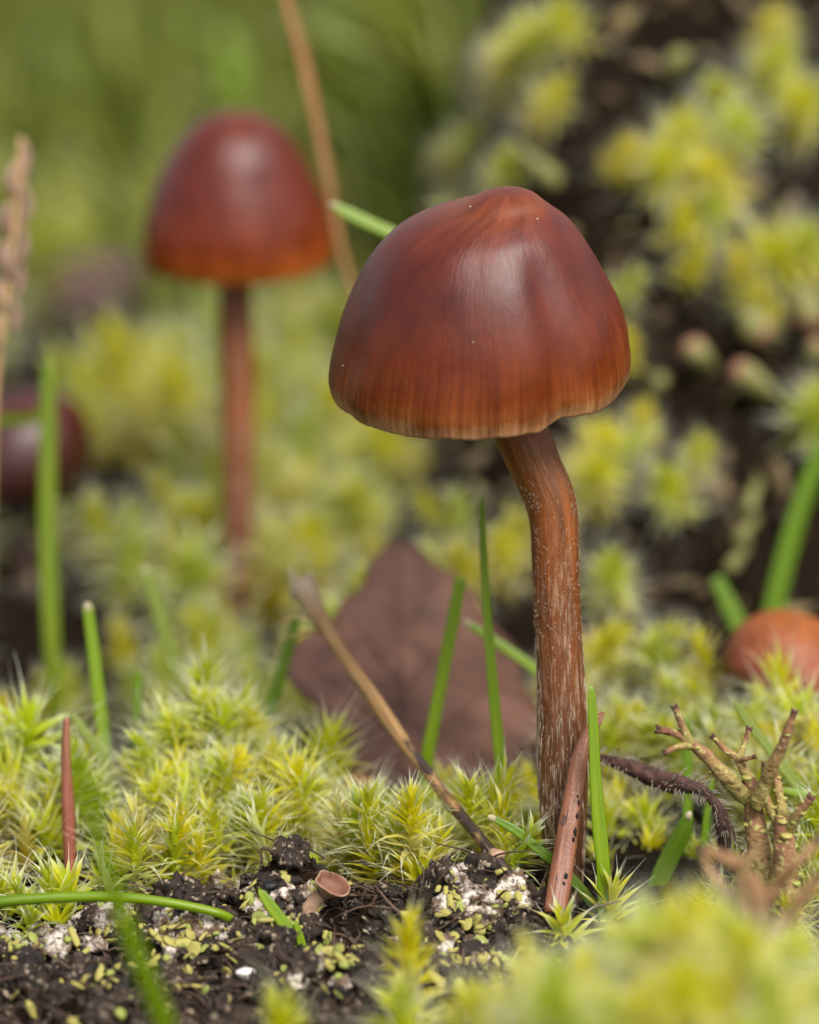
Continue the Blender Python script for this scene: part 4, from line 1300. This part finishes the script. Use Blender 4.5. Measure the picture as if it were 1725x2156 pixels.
lichen('pale yellowish lichen stalk forking just right of the tan lichen',
       [[(1668, 1990, 36, 0), (1662, 1900, 36, 0), (1655, 1820, 36, 0), (1648, 1760, 28, 0), (1650, 1720, 20, 0)],
        [(1648, 1745, 18, 0), (1622, 1705, 14, 0.1), (1608, 1660, 12, 0.1), (1612, 1615, 10, 0.1), T],
        [(1655, 1760, 18, 0), (1680, 1715, 15, -0.1), (1705, 1682, 11, -0.15), T],
        [(1650, 1720, 16, 0), (1640, 1660, 13, 0.2), (1628, 1610, 10, 0.25), T]],
       M['lichen_tan'], 20.0, 60, (1665, 1990))
lichen('strongly blurred brown branching lichen low before the tan one',
       [[(1600, 2120, 46, 0), (1596, 2000, 44, 0), (1590, 1900, 42, -0.1), (1560, 1830, 30, -0.2), (1510, 1800, 22, -0.25), (1480, 1790, 15, -0.3), T],
        [(1590, 1920, 30, 0), (1530, 1880, 24, 0), (1495, 1835, 20, 0.1), (1480, 1800, 14, 0.1), T],
        [(1592, 1930, 30, 0), (1640, 1860, 28, -0.1), (1680, 1815, 22, -0.2), (1720, 1770, 16, -0.2), T],
        [(1600, 1990, 30, -0.1), (1660, 1930, 24, -0.2), (1720, 1850, 18, -0.3), T],
        [(1596, 1960, 26, 0), (1560, 1900, 22, -0.2), (1570, 1820, 18, -0.3), (1600, 1790, 12, -0.3), T]],
       M['lichen_brown'], 18.0, 70, (1600, 2120), lobes=6, slim=0.6)

# ================================================================ humus: crumbs, fibres, lichen crusts
parts_crumb = []
pre = [blob(4, 0.75, 1.9, s, (1, 1, 0.8)) for s in range(8)]
cx_, cy_ = rng.uniform(-3.0, 1.15, 4200), rng.uniform(-3.2, 0.15, 4200)
cm_, cz_ = humus_mask(cx_, cy_), H(cx_, cy_)
for i in range(4200):
    x, y = cx_[i], cy_[i]
    if cm_[i] < 0.3 and rng.random() > 0.1:
        continue
    V, Q = pre[int(rng.integers(8))]
    s = 0.008 + 0.042 * rng.random() ** 2.2
    R = rot_to(rng.normal(0, 1, 3) + 1e-3)
    parts_crumb.append(((V * s * np.array([1.3, rng.uniform(.3, 1), rng.uniform(.3, .8)])) @ R.T + np.array([x, y, cz_[i] + s * 0.3]), Q, {}))
pre2 = [blob(9, 0.95, 2.1, 60 + q, (1, 1, 0.75)) for q in range(6)]
kx_, ky_ = rng.uniform(-2.9, 1.0, 420), -0.3 - 2.4 * rng.random(420)
km_, kz_ = humus_mask(kx_, ky_), H(kx_, ky_)
for i in range(420):
    if km_[i] < 0.5:
        continue
    V, Q = pre2[int(rng.integers(6))]
    q = 0.035 + 0.085 * rng.random() ** 2
    R = rot_to(rng.normal(0, 1, 3) + 1e-3)
    parts_crumb.append(((V * q) @ R.T + np.array([kx_[i], ky_[i], kz_[i] + q * 0.15]), Q, {}))
Vv, Qq, _ = merge(parts_crumb)
obj('humus_crumbs', mesh('humus_crumbs', Vv, Qq, M['crumb']), kind='stuff', label='dark brown humus crumbs covering the bare soil in front', cat='soil')
parts = []
fx_, fy_ = rng.uniform(-2.9, 1.0, 1900), rng.uniform(-3.0, -0.15, 1900)
fm_, fz_ = humus_mask(fx_, fy_), H(fx_, fy_)
for i in range(1900):
    x, y, z = fx_[i], fy_[i], fz_[i]
    if fm_[i] < 0.4:
        continue
    a = rng.uniform(0, 6.28)
    L = rng.uniform(0.08, 0.4)
    dv = np.array([math.cos(a), math.sin(a) * 0.6, rng.uniform(-0.3, 0.7)])
    p0 = np.array([x, y, z - 0.01])
    pth = smooth_path(np.array([p0, p0 + dv * L * 0.5 + rng.normal(0, 0.03, 3), p0 + dv * L + np.array([0, 0, -0.12 * L]) + rng.normal(0, 0.03, 3)]), 6)
    wd = rng.uniform(0.003, 0.012)
    parts.append(sweep(pth, [wd * .6, wd, wd, wd * .9, wd * .7, wd * .3], np.array([.6, 1, 1, .9, .7, .3]) * wd * 0.4, k=5))
Vv, Qq, at = merge(parts)
obj('humus_fibres', mesh('humus_fibres', Vv, Qq, M['fibre'], at), kind='stuff', label='thin dark root fibres tangled in the bare humus', cat='soil')

SQ = [mesh('squamule', *blob(6, 0.5, 1.5, s, sc_), M['squamule_green'] if s % 3 == 2 else M['squamule']) for s, sc_ in enumerate([(1, .7, .3), (1.3, .5, .34), (.9, .85, .28), (1.6, .45, .3), (1, .75, .4), (.7, .6, .4), (1.2, .8, .22)])]
CR = [mesh('crust_lump', *blob(10, 0.85, 2.3, 20 + s, sc_), M['crust']) for s, sc_ in enumerate([(1, .8, .7), (1.2, .7, .8), (.8, .9, 1), (1.1, 1, .6)])]
CB = [mesh('humus_lump', *blob(9, 0.5, 2.2, 40 + s, (1, .85, .8)), M['crumb']) for s in range(3)]


def ground_at(px, py, hgt=0.0):
    d = D(px, py, hgt, 14, 30)
    return P(px, py, d), d


def place(name, me, parent, p, s, r, flat=0.4):
    o = obj(name, me, parent)
    ax = np.array([r.normal(0, flat), -0.5 + r.normal(0, flat), 1.0])
    o.matrix_local = mat4(rot_to(ax, r.uniform(0, 6.28)), p - np.array(parent.location), s)
    return o


def crust(label, cx, cy, wx, wy, nlump, nsq, seed, lumps=None, sq=(7, 15)):
    r = np.random.default_rng(seed)
    p0, d0 = ground_at(cx, cy)
    root = empty('lichen_crust', p0, label, 'lichen')
    for k in range(int(nlump * 1.9)):
        x, y = cx + r.normal(0, wx * 0.5), cy + r.normal(0, wy * 0.5)
        s = r.uniform(12, 34) * d0 / FPX
        p, d = ground_at(x, y, 0.025)
        place('crust_lump' if k % 4 else 'humus_lump', CR[int(r.integers(4))] if k % 4 else CB[int(r.integers(3))], root, p, s, r)
    for (x, y, sz, w_) in (lumps or []):
        place('crust_lump' if w_ else 'humus_lump', CR[int(r.integers(4))] if w_ else CB[int(r.integers(3))], root, P(x, y, d0), sz * d0 / FPX, r)
    for k in range(int(nsq * 1.9)):
        x, y = cx + r.normal(0, wx * 0.6), cy + r.normal(0, wy * 0.6)
        p, d = ground_at(x, y, 0.075)
        place('squamule', SQ[int(r.integers(len(SQ)))], root, p, (sq[0] + (sq[1] * 1.25 - sq[0]) * r.random() ** 1.8) * d / FPX, r, 0.9)
    return root


crust('white lichen crust with yellow scales around the cup lichen', 600, 1905, 90, 45, 14, 34, 101, [(570, 1872, 22, 1), (610, 1878, 26, 1), (640, 1890, 22, 1), (590, 1900, 30, 0), (560, 1905, 22, 1), (625, 1912, 24, 1)])
crust('pale speckled lichen knob beside the near blurred blade', 235, 1945, 60, 40, 7, 14, 102, [(228, 1925, 30, 1), (215, 1950, 32, 0), (245, 1945, 26, 1)])
crust('low white and yellow lichen crust between knob and grass sprig', 390, 1965, 110, 45, 13, 40, 103, [(340, 1940, 20, 1), (395, 1935, 16, 1), (430, 1935, 20, 1), (470, 1925, 24, 0), (365, 1955, 22, 1)])
crust('lichen covered humus lump at the foot of the dry stalk', 1000, 1890, 90, 70, 16, 36, 104, [(985, 1880, 36, 1), (960, 1890, 30, 0), (1020, 1865, 26, 0), (1050, 1900, 32, 1), (1075, 1910, 26, 1), (1000, 1850, 24, 0), (1085, 1935, 26, 1)])
crust('yellow-green lichen scales on the dark slope under the stalk foot', 1010, 2030, 110, 70, 4, 34, 105, None, (7, 16))
crust('scattered green scales on the black humus under the near blade', 330, 2050, 260, 60, 3, 34, 106, None, (7, 15))
crust('crumbly lichen crust under the left moss shoots', 60, 1985, 90, 30, 8, 18, 107)
crust('pale green lichen scales beside the grass sprig', 680, 2010, 70, 50, 3, 18, 108, None, (7, 15))

# cup lichen
root = empty('cup_lichen', P(655, 1935, 20.15), 'small pinkish cup lichen on a stubby stalk', 'lichen')
loc = np.array(root.location)
M['cup'] = m_plain('cup_lichen', (0.26, 0.14, 0.085), (0.46, 0.31, 0.20), (9, 9, 9), 0.7, 0.5, coord='obj')
M['cup_in'] = m_plain('cup_inside', (0.16, 0.065, 0.040), (0.25, 0.12, 0.08), (9, 9, 9), 0.7, 0.5, coord='obj')
s = 20.15 / FPX
sp = smooth_path(np.array([(645, 1945, 20), (650, 1920, 18), (662, 1898, 17), (675, 1885, 18)], float), 14)
V, Q, at = sweep(np.array([P(a, b, 20.15) for a, b, _ in sp]), sp[:, 2] * s, k=14, lump=0.35, seed=6)
obj('stalk', mesh('stalk', V - loc, Q, M['cup'], at), root)
ax = RGT * 0.45 + UPV * 0.75 - FWD * 0.55
Rm = rot_to(ax)
pr = smooth_path(np.array([(8, -24, 0), (20, -10, 0), (32, 4, 0), (40, 14, 0), (41, 18, 0), (37, 17, 0), (28, 4, 0), (14, -3, 0), (0.5, -5, 0)], float), 30)
th = np.arange(40) * 2 * math.pi / 40
wob = 1 + 0.24 * fbm(np.stack([np.cos(th) * 1.6, np.sin(th) * 1.6, th * 0], -1), 3, 17) * 2
V = np.stack([pr[:, :1] * np.cos(th) * wob, pr[:, :1] * np.sin(th) * wob * 0.8, np.broadcast_to(pr[:, 1:2], (30, 40)) + 0], -1).reshape(-1, 3) * s @ Rm.T + P(695, 1872, 20.1) - loc
ix = np.arange(1200).reshape(30, 40)
nx = np.roll(ix, -1, 1)
Qall = np.stack([ix[:-1], nx[:-1], nx[1:], ix[1:]], -1)
cup = obj('cup', mesh('cup', V, Qall[:17].reshape(-1, 4), M['cup']), root)
obj('cup_lining', mesh('cup_lining', V, Qall[17:].reshape(-1, 4), M['cup_in']), cup)

# charcoal crumb, pale pebbles, small white cup
for (x, y, r, mt, nm, lb, ct) in [(568, 1866, 13, 'char', 'charcoal_crumb', 'shiny black charcoal crumb on the white lichen crust', 'charcoal'),
                                 (518, 2050, 17, 'pebble', 'white_pebble', 'small white pebble lying on the dark humus', 'pebble')]:
    V, Q = blob(6, 0.4, 1.8, x, np.array([1.2, 0.9, 0.8]) * r * 20.1 / FPX)
    p, d = ground_at(x, y, 0.05)
    obj(nm, mesh(nm, V, Q, M[mt]), loc=P(x, y, min(d, 20.05)), label=lb, cat=ct)
V, Q = blob(6, 0.25, 1.2, 3, np.array([0.045, 0.012, 0.07]))
p, d = ground_at(195, 2040, 0.06)
o = obj('lichen_scale', mesh('lichen_scale', V, Q, M['lichen_green']), loc=p, label='upright pale lichen scale on the black humus by the near blade', cat='lichen')
o.rotation_euler = (0.2, 0.15, 0.3)
root = empty('cup_lichen', P(1035, 1835, 20.35), 'tiny white cup lichen peeping out behind the dry stalk foot', 'lichen')
loc = np.array(root.location)
V, Q, at = sweep(np.array([P(1028, 1845, 20.5), P(1030, 1820, 20.5), P(1038, 1805, 20.5)]), [0.02, 0.018, 0.03], k=10, lump=0.3, seed=2)
obj('stalk', mesh('stalk', V - loc, Q, M['cup'], at), root)
V, Q = blob(6, 0.35, 1.6, 5, np.array([0.055, 0.05, 0.035]))
obj('cup', mesh('cup', V, Q, M['cup']), root, loc=P(1044, 1800, 20.5) - loc)


# ================================================================ dead leaves
def dead_leaf(name, label, outline, mat, d_of, veins=None, curl=0.05, base=None, nvein=5, thickness=0.012):
    """outline: pixels round the leaf, tip first; d_of(px, py) depth -> a tilted, curled sheet with thickness"""
    o = np.array(outline, float)
    c = o.mean(0)
    n = len(o)
    ring = smooth_path(np.vstack([o, o[:1]]), n * 6 + 1)[:-1]
    m = len(ring)
    ws = np.linspace(0, 1, 9)
    pts = np.array([[c + (q - c) * f for q in ring] for f in ws])
    W = np.array([[P(x, y, d_of(x, y)) for x, y in row] for row in pts])
    wv = fbm(W * 1.6, 3, int(c[0])) * 2 * curl
    W = W + wv[..., None] * (-FWD + 0.3 * UPV)
    Wb = W + (FWD * 0.9 - UPV * 0.2) * thickness
    V = np.concatenate([W.reshape(-1, 3), Wb.reshape(-1, 3)])
    ix = np.arange(9 * m).reshape(9, m)
    nx = np.roll(ix, -1, 1)
    Qf = np.stack([ix[1:-1], nx[1:-1], nx[2:], ix[2:]], -1).reshape(-1, 4)
    Qc = np.stack([ix[0], nx[0], nx[1], ix[1]], -1)
    off = 9 * m
    Qe = np.stack([ix[-1], nx[-1], nx[-1] + off, ix[-1] + off], -1)
    Q = np.vstack([Qf, Qc, Qf[:, ::-1] + off, Qc[:, ::-1] + off, Qe])
    root = empty(name, P(*base, d_of(*base)), label, 'leaf')
    loc = np.array(root.location)
    obj('blade', mesh('blade', V - loc, Q, mat), root)
    for v in (veins or []):
        sp = smooth_path(np.array(v, float), 24)
        path = np.array([P(x, y, d_of(x, y)) for x, y in sp])
        path = path + (fbm(path * 1.6, 3, int(c[0])) * 2 * curl)[:, None] * (-FWD + 0.3 * UPV) - FWD * 0.006
        Vv, Qv, at = sweep(path, np.linspace(0.022, 0.006, 24), k=6)
        obj('vein', mesh('vein', Vv - loc, Qv, mat, at), root)
    return root


dl = lambda x, y: 24.9 - (y - 1160) * 0.0052 + (x - 850) * 0.0006 + 0.0022 * abs(x - 846) * (0.4 + 0.6 * math.sin((y - 1140) / 130.0) ** 2)
dead_leaf('dead_leaf', 'large purplish brown dead leaf lying behind the leaning straw',
          [(830, 1140), (880, 1150), (925, 1195), (985, 1225), (1020, 1290), (1085, 1360), (1100, 1430), (1140, 1500), (1145, 1590), (1100, 1660), (980, 1690), (860, 1690), (760, 1650), (715, 1570), (665, 1490), (612, 1440), (590, 1390), (640, 1345), (690, 1320), (715, 1270), (760, 1235), (780, 1180)],
          M['dead_leaf'], dl, [[(850, 1700), (850, 1500), (842, 1300), (835, 1150)], [(850, 1560), (760, 1480), (650, 1400)], [(848, 1440), (770, 1340), (735, 1290)], [(850, 1600), (960, 1500), (1080, 1420)], [(848, 1460), (930, 1360), (1000, 1290)], [(845, 1350), (890, 1260), (930, 1210)]],
          0.20, (860, 1690))
dl2 = lambda x, y: 39.3 - (y - 560) * 0.006
dead_leaf('dead_leaf', 'dark blurred dead leaf lying left of the rear mushroom cap',
          [(330, 548), (250, 535), (160, 540), (80, 556), (58, 585), (100, 640), (170, 662), (250, 640), (320, 610)], M['dead_leaf_dark'], dl2, [[(330, 590), (200, 590), (70, 580)]], 0.12, (200, 655))
dl3 = lambda x, y: 22.2 - (y - 1640) * 0.004
dead_leaf('dead_leaf', 'sliver of orange-brown leaf under moss below the large leaf',
          [(665, 1665), (700, 1638), (750, 1628), (800, 1650), (790, 1700), (730, 1720), (680, 1700)], M['dead_leaf_orange'], dl3, [[(670, 1675), (790, 1670)]], 0.03, (730, 1715))

# ================================================================ lichens on the far bank
def far_lichen(x0, y0, x1, y1, wd, mat, label, group):
    d = D(x0, y0, 0.5, 23)
    root = empty('lichen_stalk', P(x1, y1, d + 0.8), label, 'lichen', group)
    loc = np.array(root.location)
    sp = smooth_path(np.array([(x1, y1, wd * 0.35, d + 0.8), ((x0 * .4 + x1 * .6), (y0 * .4 + y1 * .6), wd * 0.36, d + 0.3), (x0 * .8 + x1 * .2, y0 * .8 + y1 * .2, wd * 0.46, d), (x0, y0, wd * 0.5, d)], float), 20)
    V, Q, at = sweep(np.array([P(a, b, q) for a, b, _, q in sp]), sp[:, 2] * d / FPX, k=12, lump=0.25, seed=int(x0))
    obj('stalk', mesh('stalk', V - loc, Q, M['lichen_green'], at), root)
    V, Q = blob(7, 0.25, 1.5, int(x0), np.array([0.5, 0.5, 0.45]) * wd * d / FPX)
    obj('head', mesh('head', V, Q, mat), root, loc=P(x0, y0, d) - loc)


for a in [(1590, 690, 1570, 620, 70), (1705, 665, 1690, 590, 70), (1462, 735, 1515, 800, 52), (1565, 785, 1650, 860, 60), (1720, 730, 1700, 790, 44)]:
    far_lichen(*a, M['lichen_pink'], 'blurred pink-headed lichen stalk on the dark bank', 'pink lichens on the dark bank')
for a in [(1575, 1070, 1600, 1010, 32), (1560, 1135, 1590, 1090, 32), (1540, 1195, 1570, 1150, 34), (1160, 375, 1080, 310, 50), (1430, 120, 1390, 190, 44), (1330, 640, 1310, 600, 36), (1390, 800, 1360, 840, 34)]:
    far_lichen(*a, M['lichen_green'], 'blurred pale green lichen stalk on the dark bank', 'pale green lichens on the dark bank')

# litter bedded in the dark soil of the bank: tan, olive and dark bits too many to count
M['litter'] = m_plain('bank_litter', (0.020, 0.012, 0.008), (0.17, 0.115, 0.055), (2.6, 2.6, 2.6), 0.7, 0.6, c3=(0.24, 0.22, 0.07), thr=(0.44, 0.60), coord='world')
lx_, ly_ = rng.uniform(-0.6, 6.0, 1500), rng.uniform(4.0, 15.0, 1500)
lz_, lb_ = H(lx_, ly_), bank_mask(lx_, ly_)
parts = []
for i in range(1500):
    if lb_[i] < 0.02 and lx_[i] < 1.0:
        continue
    V, Q = pre[int(rng.integers(8))]
    q = 0.03 + 0.12 * rng.random() ** 3
    R = rot_to(rng.normal(0, 1, 3) + 1e-3)
    parts.append(((V * q * np.array([1.4, rng.uniform(.3, .9), rng.uniform(.3, .8)])) @ R.T + np.array([lx_[i], ly_[i], lz_[i] + q * 0.3]), Q, {}))
Vv, Qq, _ = merge(parts)
obj('bank_litter', mesh('bank_litter', Vv, Qq, M['litter']), kind='stuff', label='tan and olive litter bits bedded in the dark bank soil', cat='soil')

print('objects', len(bpy.data.objects))
